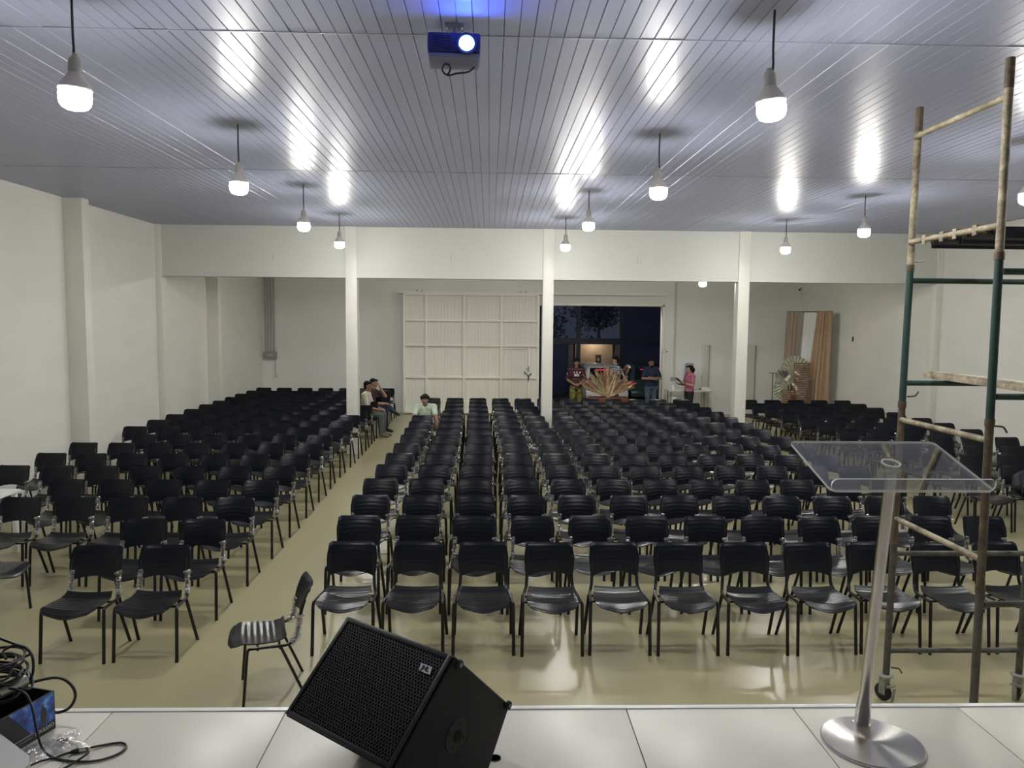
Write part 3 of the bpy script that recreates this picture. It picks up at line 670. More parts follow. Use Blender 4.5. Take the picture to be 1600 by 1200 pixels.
obj('barrel', MB().lathe([(.014, -.055), (.022, -.05), (.022, .05), (.018, .052), (.016, .05), (.016, 0), (0, 0), (0, -.055)], 20, mat=Matrix.Rotation(math.radians(78), 4, 'Y')), M('sleeve_metal', (.62, .62, .55), .35, metal=.7), mt_)
obj('bore', MB().lathe([(0, 0), (.0155, 0), (.0155, .002), (0, .002)], 16, mat=Matrix.Rotation(math.radians(78), 4, 'Y') @ Matrix.Translation((0, 0, .047))), black_m, mt_)
# cable with connectors lying on the tiles
zc_ = SZ + .006
pts = [(-1.97, 2.93, SZ + .20), (-1.88, 2.935, SZ + .205), (-1.80, 2.92, SZ + .195), (-1.75, 2.885, SZ + .155), (-1.715, 2.85, SZ + .08), (-1.68, 2.825, SZ + .02), (-1.62, 2.79, zc_), (-1.53, 2.765, zc_), (-1.45, 2.77, zc_), (-1.395, 2.81, zc_), (-1.385, 2.86, zc_), (-1.42, 2.89, zc_), (-1.475, 2.875, zc_), (-1.515, 2.85, zc_ + .004)]
mc = thing('microphone_cable', 'black microphone cable looping over the white tiles with a silver plug joint', 'cable', (0, 0, 0))
obj('lead', MB().tube(smooth_path(pts, 8), .0045, 8), cab_m, mc)
obj('lead', MB().tube(smooth_path([(-1.575, 2.818, zc_ + .004), (-1.62, 2.79, zc_), (-1.66, 2.74, zc_ + .009), (-1.70, 2.68, zc_)], 8), .0045, 8), cab_m, mc)
a = Vector((-1.515, 2.85, zc_ + .004)); d = (Vector((-1.575, 2.818, zc_ + .004)) - a)
obj('plug', MB().tube([a, a + d * .12, a + d * .15, a + d * .55, a + d * .57], [.006, .007, .0095, .0095, .0085], 16), M('plug_silver', (.7, .7, .68), .3, metal=.9), mc)
obj('plug', MB().tube([a + d * .57, a + d * .62, a + d * .85, a + d * 1.02], [.0095, .0095, .0085, .005], 16), rubber_m, mc)
obj('lead', MB().tube(smooth_path([a + d * .2 + Vector((0, 0, .004)), (-1.50, 2.80, zc_ + .011), (-1.53, 2.735, zc_ + .004), (-1.57, 2.68, zc_)], 8), .0045, 8), cab_m, mc)
# clear bag
bag_m = clearfilm('clear_bag', (.97, .97, .97), .30, .10)
rg = random.Random(9); H = [[rg.uniform(0, 1) for _ in range(15)] for _ in range(15)]
def bag(u, v):
    i, j = u * 13, v * 13; a, b = int(min(i, 12)), int(min(j, 12)); h = (H[a][b] + (H[a + 1][b] - H[a][b]) * (i - a) + (H[a][b + 1] - H[a][b]) * (j - b))
    edge = math.sin(math.pi * u) * math.sin(math.pi * v)
    x = (u - .5) * (.20 + .03 * math.sin(9 * v)); y = (v - .5) * (.15 + .03 * math.cos(7 * u)); return (x, y, .004 + .032 * abs(h) * edge ** .5)
bg = thing('clear_bag', 'crumpled clear plastic bag with black letters beside the carton', 'bag', (-1.665, 2.855, SZ + .001), math.radians(40))
obj('film', MB().sheet(bag, 26, 26, .0006), bag_m, bg, smooth=None)
obj('lettering', text_mesh('re', .05, black_m, .0003), None, bg, (.030, -.050, .048), (0, 0, math.radians(-65)))
# pale case in the corner
pc_m = M('pale_case', (.50, .50, .49), .4, bump=.05, bscale=120)
pc = thing('equipment_case', 'pale grey plastic case with a clipped corner at the stage corner', 'case', (-1.86, 2.60, SZ))
obj('shell', MB().prism([(-.25, -.30), (.235, -.30), (.275, -.02), (.245, .035), (.05, .185), (-.25, .26)], 0, .105, 'z'), pc_m, pc, smooth=None)
obj('lid_seam', MB().prism([(-.252, -.302), (.237, -.302), (.2775, -.02), (.247, .037), (.051, .1875), (-.252, .2625)], .068, .072, 'z'), M('case_seam', (.25, .25, .25), .5), pc, smooth=None)

# ------------------------------------------------------------------ small white table among the wall-side chairs
tb = thing('side_table', 'small white table beside the pilaster-wall chairs at the picture edge', 'table', (-5.83, 8.76, 0))
obj('table_top', MB().prism(rrect(.70, .52, .03), .715, .74, 'z'), edge_m, tb)
for sx in (-1, 1):
    for sy in (-1, 1): obj('leg', MB().box((sx * .30, sy * .2, .357), (.05, .05, .715), .004), edge_m, tb)
# dark backpack on a chair of the curtain-corner block
navy = M('navy_nylon', (.006, .008, .016), .5, bump=.5, bscale=25)
bp = thing('backpack', 'navy backpack slumped on a front chair of the curtain-corner block', 'bag', (7.27, 9.98, .455), math.radians(8), rot=(math.radians(-14), 0, math.radians(10)))
def puff(c, r): 
    mb = MB().ball(c, r, 18, 12); mb.v = [(x + .012 * math.sin(37 * z), y + .012 * math.sin(31 * x), z) for x, y, z in mb.v]; return mb
obj('body', puff((0, 0, .17), (.18, .11, .18)), navy, bp)
obj('pocket', puff((0, -.085, .11), (.13, .05, .10)), navy, bp)
obj('strap', MB().tube(smooth_path([(-.12, -.06, .30), (-.17, -.12, .20), (-.18, -.12, .05), (-.16, -.08, .01)], 5), .014, 6, flat=.4), navy, bp)
obj('buckle', MB().tube(smooth_path([(.15, -.10, .16), (.165, -.115, .12), (.15, -.12, .09), (.165, -.12, .06)], 5), .006, 6), M('buckle_clear', (.5, .5, .52), .2, metal=.5), bp)

# ------------------------------------------------------------------ sliding gate
grey_pl0 = M('roller_grey', (.5, .5, .48), .4)
gx0, gx1, gy, gz0, gz1 = -2.50, 1.43, 22.60, .06, 3.53
dr = thing('sliding_gate', 'big white ribbed metal sliding gate pushed open along the back wall', 'gate', (0, 0, 0))
vx = [gx0, -1.845, -.75, .345, gx1]; hz = [gz0, 1.10, 2.04, 2.77, gz1]
for i in range(4):
    for j in range(4):
        x0, x1, z0, z1 = vx[i], vx[i + 1], hz[j], hz[j + 1]; mb = MB(); n = max(2, round((x1 - x0) / .1)); w = (x1 - x0) / n; pr = []
        for k in range(n):
            a = x0 + k * w; pr += [(a, 0), (a + w * .16, 0), (a + w * .24, .006), (a + w * .94, .006)]
        pr.append((x1, 0)); vs = []; fs = []
        for (x, d) in pr: vs += [(x, gy + .02 - d, z0), (x, gy + .02 - d, z1)]
        for k in range(len(pr) - 1): fs.append((2 * k, 2 * k + 2, 2 * k + 3, 2 * k + 1))
        obj('ribbed_sheet', mb.add(vs, fs), gate_sheet, dr, smooth=None)
obj('back_sheet', MB().b2(gx0, gx1, gy + .03, gy + .05, gz0, gz1), white_metal, dr)
for x in vx: obj('upright', MB().b2(x - .034, x + .034, gy - .075, gy + .03, gz0, gz1, .004), white_metal, dr)
for z in hz: obj('crossrail', MB().b2(gx0, gx1, gy - .07, gy + .028, z - .030, z + .030, .004), white_metal, dr)
obj('upright', MB().b2(1.13, 1.19, gy - .07, gy + .03, gz0, 2.04, .004), white_metal, dr)
obj('wicket_frame', MB().b2(.385, 1.10, gy - .04, gy + .012, 1.945, 1.985, .003).b2(1.075, 1.115, gy - .04, gy + .012, .09, 1.985, .003), white_metal, dr)
lk = obj('latch_plate', MB().b2(1.145, 1.175, gy - .085, gy - .068, 1.28, 1.46, .003), sc_zinc, dr)
obj('latch_handle', MB().tube([(1.16, gy - .08, 1.37), (1.16, gy - .115, 1.37), (1.07, gy - .115, 1.365)], .009, 8), sc_zinc, lk)
obj('bicycle_lock', MB().tube(smooth_path([(1.03, gy - .03, 1.27), (1.09, gy - .09, 1.20), (1.14, gy - .095, 1.15), (1.15, gy - .095, 1.0), (1.145, gy - .095, 1.15), (1.18, gy - .095, 1.18), (1.24, gy - .03, 1.22)], 5), .014, 8), black_m, dr)
for x in (-2.05, .98):
    rl = obj('roller_bracket', MB().box((x, gy, gz1 + .055), (.055, .03, .09), .004).box((x, gy - .01, gz1 + .10), (.26, .05, .03), .006), white_metal, dr)
    for s in (-1, 1): obj('roller', MB().lathe([(0, -.012), (.03, -.012), (.03, .012), (0, .012)], 16, mat=Matrix.Translation((x + s * .08, gy - .03, gz1 + .10)) @ Matrix.Rotation(math.pi / 2, 4, 'X')), grey_pl0, rl)
struct('trim_2', MB().b2(-2.7, 5.25, gy + .06, YB, 3.55, 3.62, .004), white_metal, 'grey steel track of the sliding gate along the back wall')
struct('trim_3', MB().b2(OX1, OX1 + .07, YB - .03, YB, 0, OZ + .05, .004).b2(1.95, OX1 + .07, YB - .03, YB, OZ, OZ + .07, .004), white_metal, 'white jamb and lintel edge of the gate opening')

# ------------------------------------------------------------------ conduits and boards on the back wall
grey_pl = M('grey_conduit', (.42, .42, .41), .45); pale_pl = M('pale_plastic', (.68, .67, .62), .45)
cd = thing('conduit_drop', 'four grey conduits running down to a breaker box on the back wall', 'conduit', (0, 0, 0))
for k in range(4): obj('pipe', MB().tube([(-6.62 + k * .085, YB - .028, 1.80), (-6.62 + k * .085, YB - .028, ZC)], .019, 8), grey_pl, cd)
bxx = obj('breaker_box', MB().b2(-6.66, -6.30, YB - .10, YB, 1.58, 1.80, .008), M('box_grey', (.30, .30, .29), .5), cd)
obj('box_window', MB().b2(-6.59, -6.39, YB - .105, YB - .098, 1.66, 1.73, .002), grey_pl, bxx)
obj('thin_pipe', MB().tube([(-6.345, YB - .02, 1.10), (-6.345, YB - .02, 1.58)], .011, 8), grey_pl, cd)
obj('socket_box', MB().b2(-6.385, -6.305, YB - .05, YB, 1.02, 1.13, .008), pale_pl, cd)
c2 = thing('conduit_drop', 'single pale conduit running down to a switch box beside the doorway', 'conduit', (0, 0, 0))
obj('pipe', MB().tube([(5.575, YB - .025, 1.12), (5.575, YB - .025, ZC)], .016, 8).tube([(5.535, YB - .02, 1.12), (5.535, YB - .02, ZC)], .010, 8), pale_pl, c2)
obj('switch_box', MB().b2(5.46, 5.66, YB - .06, YB, 1.02, 1.13, .006), grey_pl, c2)
for x0, x1, nm in ((6.40, 6.60, 'beside the water table'), (7.76, 8.0, 'beyond the column by the curtain corner')):
    b = thing('leaning_board', 'tall narrow grey-white board standing against the back wall ' + nm, 'board', (0, 0, 0))
    obj('board', MB().b2(x0, x1, YB - .05, YB - .01, 0, 2.12, .006), pale_pl, b); obj('edge', MB().b2(x1, x1 + .02, YB - .06, YB - .005, 0, 2.10, .004), M('board_edge', (.33, .32, .28), .6), b)
ps = thing('door_post', 'thin white pole with clamps standing at the gate opening', 'pole', (5.19, 22.62, 0))
obj('pole', MB().tube([(0, 0, 0), (0, 0, 2.0)], .022, 10), white_metal, ps)
obj('clamp', MB().box((.0, -.02, 1.96), (.10, .05, .03), .004).box((.0, -.02, 1.86), (.09, .05, .03), .004), pale_pl, ps); obj('knob', MB().ball((.07, -.02, 1.90), .02, 10, 7), black_m, ps)
tag(obj('wall_switch', MB().b2(XR - .012, XR, 19.50, 19.57, 2.32, 2.44, .003), black_m), 'small black hole plate high on the curtain-side wall', 'switch')
tag(obj('corner_camera', MB().ball((XR - .12, YB - .12, 3.78), (.03, .05, .03), 10, 7).tube([(XR - .02, YB - .03, 3.84), (XR - .1, YB - .1, 3.80)], .012, 6), black_m), 'tiny dark device high in the back corner above the curtain', 'camera')

# ------------------------------------------------------------------ water table
wt = thing('trestle_table', 'pale trestle table with grey legs against the back wall', 'table', (5.86, 22.35, 0))
obj('table_top', MB().box((0, 0, .775), (1.24, .50, .035), .005), pale_pl, wt)
for sx in (-1, 1):
    for sy in (-1, 1): obj('leg', MB().tube([(sx * .55, sy * .2, 0), (sx * .55, sy * .2, .76)], .018, 8), sc_zinc, wt)
    obj('foot_bar', MB().tube([(sx * .55, -.2, .15), (sx * .55, .2, .15)], .012, 8), sc_zinc, wt)
wd = thing('water_dispenser', 'white water dispenser with a grey-blue bottle on the trestle table', 'dispenser', (5.91, 22.45, .793))
obj('body', MB().box((0, 0, .19), (.27, .26, .38), .02), M('dispenser_white', (.75, .75, .73), .35), wd)
obj('tap', MB().box((-.05, -.145, .2), (.03, .04, .03), .004).box((.05, -.145, .2), (.03, .04, .03), .004), M('tap_blue', (.1, .2, .4), .4), wd)
obj('bottle', MB().lathe([(.0, .38), (.05, .38), (.07, .42), (.125, .46), (.13, .50), (.125, .53), (.13, .56), (.13, .64), (.125, .67), (.13, .70), (.125, .76), (.09, .785), (0, .785)], 22), M('bottle_blue', (.26, .33, .40), .15, spec=.6), wd)
cu = thing('cup_sleeve', 'white cup dispenser tube beside the pink-shirted person on the trestle table', 'cup', (5.40, 22.28, .793))
obj('cup', MB().lathe([(0, 0), (.045, 0), (.055, .09), (.05, .12), (.03, .15), (0, .155)], 16), edge_m, cu)
bk = thing('waste_bin', 'white waste bin under the trestle table', 'bin', (5.42, 22.30, 0)); obj('shell', MB().lathe([(0, 0), (.10, 0), (.12, .60), (.11, .60), (.09, .02), (0, .02)], 18), edge_m, bk)
tw2 = thing('folded_cloth', 'white folded cloth hanging over the end of the trestle table', 'cloth', (6.36, 22.30, .793))
obj('cloth', MB().sheet(lambda u, v: ((u - .5) * .28, -.16 + .42 * v, .035 + .03 * math.sin(6 * u + 4 * v) - (0 if v > .12 else .06)), 10, 10, .02), edge_m, tw2)

# ------------------------------------------------------------------ dried flower box
box_w = M('red_brown_wood', (.17, .055, .03), .5, var=.3, vscale=6, stretch=(1, 8, 8))
fb = thing('flower_box', 'red-brown wooden planter box below the dried flower fan', 'planter', (3.22, 20.65, 0))
for i in range(5): obj('board', MB().box((0, -.17, .07 + i * .148), (1.04, .02, .142), .004), box_w, fb); obj('board', MB().box((0, .17, .07 + i * .148), (1.04, .02, .142), .004), box_w, fb)
for s in (-1, 1): obj('end_board', MB().box((s * .51, 0, .37), (.02, .32, .735), .004), box_w, fb)
obj('top_board', MB().box((0, 0, .70), (1.0, .32, .02)), box_w, fb)
dry = [M('dried_tan', (.60, .42, .24), .8, var=.35, vscale=25), M('dried_rust', (.42, .22, .13), .8, var=.35, vscale=25), M('dried_cream', (.76, .64, .44), .8, var=.3, vscale=25), M('dried_olive', (.38, .34, .17), .8, var=.3, vscale=25)]
def plume(w, L, n=9):
    def f(u, v):
        s = math.sin(math.pi * min(1, .08 + v * .92)) ** .6 * (1 - .35 * v); x = (u - .5) * w * s * 2; return (x, .25 * abs(u - .5) * w * math.cos(v * 20) + .05 * v * v, L * v)
    mb = MB().sheet(f, 6, n, .006); rg = random.Random(int(L * 1000))
    for k in range(26):
        v = .25 + .7 * k / 26; s = 1 if k % 2 else -1; z = L * v
        mb.add([(0, 0, z), (s * w * .95 * (1.05 - v * .6), rg.uniform(-.03, .03), z + .11), (s * w * .3, rg.uniform(-.02, .02), z + .12), (0, .004, z + .03)], [(0, 1, 2, 3)])
    mb.tube([(0, 0, -.12), (0, 0, L * .5)], .006, 5); return mb.mesh('plume', 60)
pms = [plume(.050, .62), plume(.036, .74), plume(.070, .50), plume(.030, .58)]
fa = thing('dried_flower_fan', 'large fan of dried pampas plumes and palm leaves in the wooden planter', 'plant', (3.22, 20.64, .715))
rg = random.Random(21)
for k in range(96):
    a = math.radians(-72 + 144 * ((k * .618) % 1) ); L = rg.uniform(.75, 1.15); d = rg.uniform(-.55, .35); 
    me = pms[k % 4].copy(); me.materials.clear(); me.materials.append(dry[rg.choice((0, 0, 0, 1, 1, 2, 3))] if abs(a) > .3 else dry[rg.choice((0, 1, 1, 2))])
    o = bpy.data.objects.new('plume', me); link(o, fa); o.rotation_mode = 'XYZ'
    o.rotation_euler = (d * .6, a, rg.uniform(-.3, .3)); sc = L * (1.0 if abs(a) < .9 else .92) * (1.08 if k % 5 == 0 else 1); o.scale = (sc, sc, sc * .98)
    o.location = (math.sin(a) * .10 + rg.uniform(-.03, .03), rg.uniform(-.06, .06), .06)

# ------------------------------------------------------------------ curtain backdrop corner
beige_c = M('beige_curtain', (.50, .36, .24), .85, bump=.1, bscale=120); taupe_c = M('taupe_curtain', (.36, .29, .225), .85, bump=.1, bscale=120); white_c = M('white_sheer', (.74, .74, .74), .8, bump=.1, bscale=120)
bd_ = thing('curtain_backdrop', 'decor backdrop of beige drapes around a white sheer on a frame', 'curtain', (0, 0, 0))
P0 = Vector((8.36, 21.35, 0)); P1 = Vector((9.14, 20.28, 0)); DV = P1 - P0; NV = Vector((-DV.y, DV.x, 0)).normalized(); NV = NV if NV.y < 0 else -NV
def drape(s0t, s1t, s0b, s1b, folds, amp, off, m, name='curtain', zt=3.09, zb=.02):
    def f(u, v):
        s = (s0b + (s1b - s0b) * u) * (1 - v) + (s0t + (s1t - s0t) * u) * v; w = amp * (1 - .45 * v)
        p = P0 + DV * s + NV * (off + w * 2.0 * abs(math.sin(u * folds * math.pi + .25 * math.sin(v * 3))) ** .7 - w + w * .25 * math.sin(u * folds * 4.6 * math.pi + 1)); return (p.x, p.y, zb + (zt - zb) * v)
    obj(name, MB().sheet(f, folds * 10, 12, .004), m, bd_)
drape(.0, .38, -.06, .26, 4, .05, .06, taupe_c); drape(.30, .79, .15, .80, 6, .022, .0, white_c, 'sheer'); drape(.71, 1.03, .47, 1.03, 5, .065, .08, beige_c)
for s in (0, 1): obj('stand_post', MB().tube([P0 + DV * s + UP * 0, P0 + DV * s + UP * 3.1], .018, 8), sc_grey, bd_)
obj('crossbar', MB().tube([P0 + UP * 3.09, P1 + UP * 3.09], .018, 8), sc_grey, bd_)
cane = M('cane_slats', (.24, .13, .07), .6, var=.3, vscale=10)
def slat_screen(label, x, y, w, h, n, z0=0.0, rz=0):
    t = thing('slat_screen', label, 'screen', (x, y, 0), rz)
    for s in (-1, 1): obj('stile', MB().box((s * w / 2, 0, h / 2), (.022, .025, h), .003), cane, t)
    for k in range(n): obj('slat', MB().box((0, -.004, z0 + (h - z0) * (k + .5) / n), (w - .02, .014, (h - z0) / n * .52), .002), cane, t)
slat_screen('tall brown cane slat screen in front of the white sheer', 8.46, 20.45, .40, 1.72, 28, rz=-.15)
slat_screen('short brown slat crate screen under the pink flowers', 8.08, 20.35, .34, 1.00, 16)
slat_screen('low reddish slat screen beside the beige drape', 8.40, 20.22, .34, .88, 14)
palm_m = M('dried_palm_green', (.50, .50, .38), .75, var=.25, vscale=12)
def fan_leaf(R_, spread, n):
    vs = [(0, 0, 0)]; fs = []
    for k in range(n * 2 + 1):
        a = math.radians(-spread / 2 + spread * k / (n * 2)); r = R_ * (1 if k % 2 else .95); vs.append((r * math.sin(a), (.02 if k % 2 else -.02) + .05 * math.cos(a), r * math.cos(a)))
    for k in range(1, n * 2 + 1): fs.append((0, k, k + 1))
    m = len(vs); vs += [(x, y + .006, z) for x, y, z in vs]; fs += [tuple(m + i for i in reversed(f)) for f in fs]; return MB().add(vs, fs)
pf = thing('palm_arrangement', 'pale green fan palm leaves with white flowers by the drapes', 'plant', (8.12, 20.62, 1.0))
for (dx, dz, R_, sp, a, m) in ((.24, .46, .44, 190, .15, palm_m), (.06, .10, .36, 200, -.5, palm_m), (.0, .30, .30, 170, -.6, palm_m), (.02, .0, .36, 180, -1.9, palm_m)):
    obj('palm_leaf', fan_leaf(R_, sp, 13), m, pf, (dx, .02 + dz * .02, dz), (0, a, 0), smooth=None)
obj('stem', MB().tube([(.1, .03, -1.0), (.1, .03, .4)], .012, 6), palm_m, pf)
fl_w = M('white_petals', (.72, .68, .56), .7); fl_p = M('pink_petals', (.48, .20, .17), .7); fl_v = M('mauve_plume', (.16, .10, .13), .8)
def flower(): 
    mb = MB()
    for k in range(7):
        a = k * .9; mb.ball((.028 * math.cos(a), .028 * math.sin(a) * .6 - .01, .028 * math.sin(a)), (.026, .018, .026), 7, 5)
    return mb.ball((0, -.02, 0), .025, 7, 5).mesh('blossom')
fw = flower(); fw.materials.append(fl_w); fp = fw.copy(); fp.materials.clear(); fp.materials.append(fl_p)
for (x, z, m) in ((.28, .42, fw), (.22, .46, fw), (.32, .40, fw), (.05, .33, fw), (-.02, .25, fw), (.02, .29, fw), (.18, .12, fw), (.24, .06, fw), (.26, .00, fw), (.16, -.10, fw), (.22, -.12, fw), (.30, -.11, fw), (.18, -.17, fp), (.24, -.2, fp), (.14, -.22, fp), (.28, -.2, fp), (.2, -.15, fp)):
    obj('blossom', m, None, pf, (x - .04, -.13, z))
for (x, a) in ((-.08, -.9), (-.02, -.6), (.02, -.3)): obj('mauve_plume', MB().tube([(x, -.03, .28), (x + .24 * math.sin(a) * .6, -.03, .28 + .14), (x + .24 * math.sin(a), -.03, .28 + .24)], [.008, .028, .004], 7), fl_v, pf)
for x, y, h, r, nm in ((7.78, 20.75, 1.41, .11, 'left of the palm leaves'), (8.52, 19.95, 1.28, .10, 'in front of the beige drape')):
    t = thing('pedestal_stand', 'thin-legged metal pedestal stand ' + nm.replace('left of', 'beside'), 'stand', (x, y, 0))
    obj('top', MB().lathe([(0, h - .012), (r, h - .012), (r, h), (0, h)], 22), cane, t); obj('stem', MB().tube([(0, 0, .01), (0, 0, h - .01)], .013, 8), sc_grey, t); obj('foot', MB().lathe([(0, 0), (r, 0), (r, .008), (0, .012)], 22), sc_grey, t)

# ------------------------------------------------------------------ street outside the gate
asph = M('asphalt', (.03, .03, .034), .7, bump=.4, bscale=90); stuc = M('street_stucco', (.46, .36, .27), .85, bump=.2, bscale=20, var=.2, vscale=3)
dkw = M('street_dark_wall', (.03, .042, .10), .7, var=.2, vscale=2); steelb = M('portico_steel', (.012, .018, .045), .5); grw = M('street_grey_wall', (.12, .12, .135), .8, var=.2, vscale=2)
struct('ground_street', MB().b2(-14, 22, YB + .2, 45, -.45, -.25), asph, 'dark street surface outside the gate')
struct('wall_street', MB().b2(-4, 14, 33.0, 33.3, -.25, 1.75), dkw, 'dark boundary wall across the street')
fa_ = thing('lit_house_front', 'lit beige house front across the street with a small dark poster', 'building', (0, 32.6, -.25))
obj('facade', MB().b2(3.66, 5.26, 0, .3, 0, 2.08), stuc, fa_); obj('side_panel', MB().b2(3.36, 3.66, .05, .3, .6, 2.06), grw, fa_); obj('side_panel', MB().b2(5.26, 5.8, .05, .3, 0, 2.06), grw, fa_)
obj('poster', MB().b2(4.53, 4.76, -.02, 0, 1.02, 1.62), M('poster_dark', (.05, .035, .03), .6, var=.6, vscale=14), fa_); obj('poster_face', MB().ball((4.65, -.022, 1.42), (.05, .006, .07), 10, 7), grey_ink, fa_)
pt = thing('steel_portico', 'dark blue steel portico frame in front of the lit house across the street', 'frame', (0, 31.5, -.25))
for x, w in ((1.75, .16), (3.66, .16), (5.45, .2)): obj('post', MB().b2(x - w / 2, x + w / 2, -.08, .08, 0, 4.6), steelb, pt)
obj('lower_beam', MB().b2(.6, 8.2, -.1, .1, 2.10, 2.34), steelb, pt); obj('upper_beam', MB().b2(.6, 8.2, -.1, .1, 4.4, 4.6), steelb, pt)
obj('blind_panel', MB().b2(5.55, 8.2, -.04, .04, 0, 4.4), dkw, pt); obj('blind_panel', MB().b2(.6, 3.25, -.04, .04, 0, 2.1), dkw, pt)
tr_m = M('night_tree', (.25, .28, .33), .9); rg = random.Random(2)
for x, y, h, nm in ((6.1, 43.0, 5.6, 'rounded dark tree'), (2.4, 38.5, 4.3, 'low dark tree'), (8.6, 37.5, 4.4, 'small dark tree')):
    t = thing('street_tree', nm + ' silhouetted beyond the lit house front', 'tree', (x, y, -.25), 0, 'night trees'); mb = MB()
    for k in range(1700):
        c_ = Vector((rg.gauss(0, .62), rg.gauss(0, .55), h * .66 + rg.gauss(0, .5))); q_ = [Vector((rg.uniform(-1, 1), rg.uniform(-1, 1), rg.uniform(-1, 1))) * .16 for _ in range(3)]; mb.add([c_ + v_ for v_ in q_], [(0, 1, 2)])
    obj('foliage', mb, tr_m, t, smooth=None); t.children[0]['kind'] = 'stuff'; obj('trunk', MB().tube([(0, 0, 0), (.05, 0, h * .7)], [.12, .07], 7), tr_m, t)
ln_ = obj('added_lantern', MB().tube([(4.4, .05, 2.07), (4.4, -.1, 2.17), (4.4, -.42, 2.20)], .02, 6), steelb, fa_)  # lantern added out of sight behind the portico beam to light the facade
obj('added_lantern_globe', MB().ball((4.4, -.42, 2.215), .07, 12, 8), M('added_lantern_glow', (1, .9, .7), .5, emit=(1, .82, .6), estr=70), ln_)
plm = thing('added_gate_lamp', 'unseen round lamp added outside above the gate opening to light the cars', 'lamp', (3.6, YB + .2, 3.75))  # unseen lamp added above the opening to brighten the parked cars
obj('bracket', MB().box((0, .05, 0), (.12, .1, .12), .01), steelb, plm); obj('globe', MB().ball((0, .20, -.02), .10, 14, 10), M('added_gate_lamp_glow', (1, 1, 1), .5, emit=(1, .96, .88), estr=170), plm)
glass_d = M('car_glass', (.008, .009, .012), .08, spec=.7)
def car(label, x, y, paint, rz=0.0):
    t = thing('parked_car', label, 'car', (x, y, -.25), rz)
    # rear faces -y; sections along y: (y, half width, z bottom, z belt, z roof, roof half width)
    def body(u, v):
        yy = interp([(0, -2.0), (1, 2.0)], u) if False else -2.0 + 4.0 * u
        hw = interp([(0, .72), (.06, .82), (.5, .86), (.93, .80), (1, .66)], u)
        zb = interp([(0, .42), (.08, .30), (.92, .28), (1, .40)], u); belt = interp([(0, .92), (.1, .98), (.65, .95), (.8, .90), (1, .62)], u)
        roof = interp([(0, .93), (.03, 1.02), (.13, 1.42), (.3, 1.50), (.5, 1.47), (.68, 1.0), (.8, .93), (1, .64)], u)
        rw = hw * interp([(0, .95), (.13, .74), (.5, .74), (.68, .9), (1, .95)], u)
        ring = [(-hw * .9, zb), (-hw, zb + .15), (-hw * 1.0, belt - .1), (-hw * .97, belt), (-rw * 1.0, roof - .05), (-rw * .85, roof), (0, roof + .015), (rw * .85, roof), (rw, roof - .05), (hw * .97, belt), (hw, belt - .1), (hw, zb + .15), (hw * .9, zb)]
        f = v * 12; i = min(int(f), 11); s = f - i; return (ring[i][0] * (1 - s) + ring[i + 1][0] * s, yy, ring[i][1] * (1 - s) + ring[i + 1][1] * s)
    mb = MB().sheet(body, 32, 24, .02)
    mb.add([body(0, j / 24) for j in range(25)], [tuple(range(25))]); mb.add([body(1, j / 24) for j in range(25)], [tuple(range(25))])
    obj('body', mb, paint, t)
    obj('rear_window', MB().add([(-.62, -1.93, .99), (.62, -1.93, .99), (.53, -1.53, 1.38), (-.53, -1.53, 1.38)], [(0, 1, 2, 3)]), glass_d, t, (0, -.035, .02), smooth=None)
    for s in (-1, 1):
        obj('side_window', MB().add([(s * .80, -1.4, 1.0), (s * .82, .5, .98), (s * .66, -.1, 1.40), (s * .64, -1.35, 1.38)], [(0, 1, 2, 3)]), glass_d, t, (s * .04, 0, 0), smooth=None)
        obj('tail_light', MB().box((s * .68, -1.97, .84), (.20, .10, .20), .03), M('tail_red', (.4, .01, .015), .2, emit=(1, .03, .05), estr=.02), t)
        for yy in (-1.25, 1.25):
            w = obj('wheel', MB().lathe([(.0, -.09), (.28, -.09), (.31, -.06), (.31, .06), (.28, .09), (0, .09)], 22, mat=Matrix.Translation((s * .76, yy, .31)) @ Matrix.Rotation(math.pi / 2, 4, 'Y')), rubber_m, t)
            obj('hub', MB().lathe([(0, .095), (.18, .095), (.2, .09), (0, .08)], 14, mat=Matrix.Translation((s * .76, yy, .31)) @ Matrix.Rotation(s * math.pi / 2, 4, 'Y')), sc_zinc, w)
    obj('brake_light', MB().tube(smooth_path([(-.40, -1.60, 1.30), (-.1, -1.62, 1.315), (.1, -1.62, 1.315), (.34, -1.60, 1.36)], 4), .012, 6), M('brake_red', (.5, .01, .03), .3, emit=(1, .03, .10), estr=1.1), t, (0, -.03, .02))
    obj('bumper', MB().box((0, -2.0, .48), (1.5, .16, .22), .05), paint, t); obj('plate', MB().box((0, -2.06, .72), (.40, .02, .13), .004), grey_ink, t)
    obj('rear_wiper', MB().tube([(0, -1.95, 1.02), (.3, -1.88, 1.10)], .01, 5), black_m, t)
car('white hatchback parked tail-on outside the gate', 4.03, 28.5, M('white_car_paint', (.72, .73, .70), .25, coat=.5), math.radians(2))
car('dark teal car parked outside the gate beyond the crossed-arms person', 5.86, 28.9, M('teal_car_paint', (.03, .06, .06), .2, coat=.5), math.radians(-3))
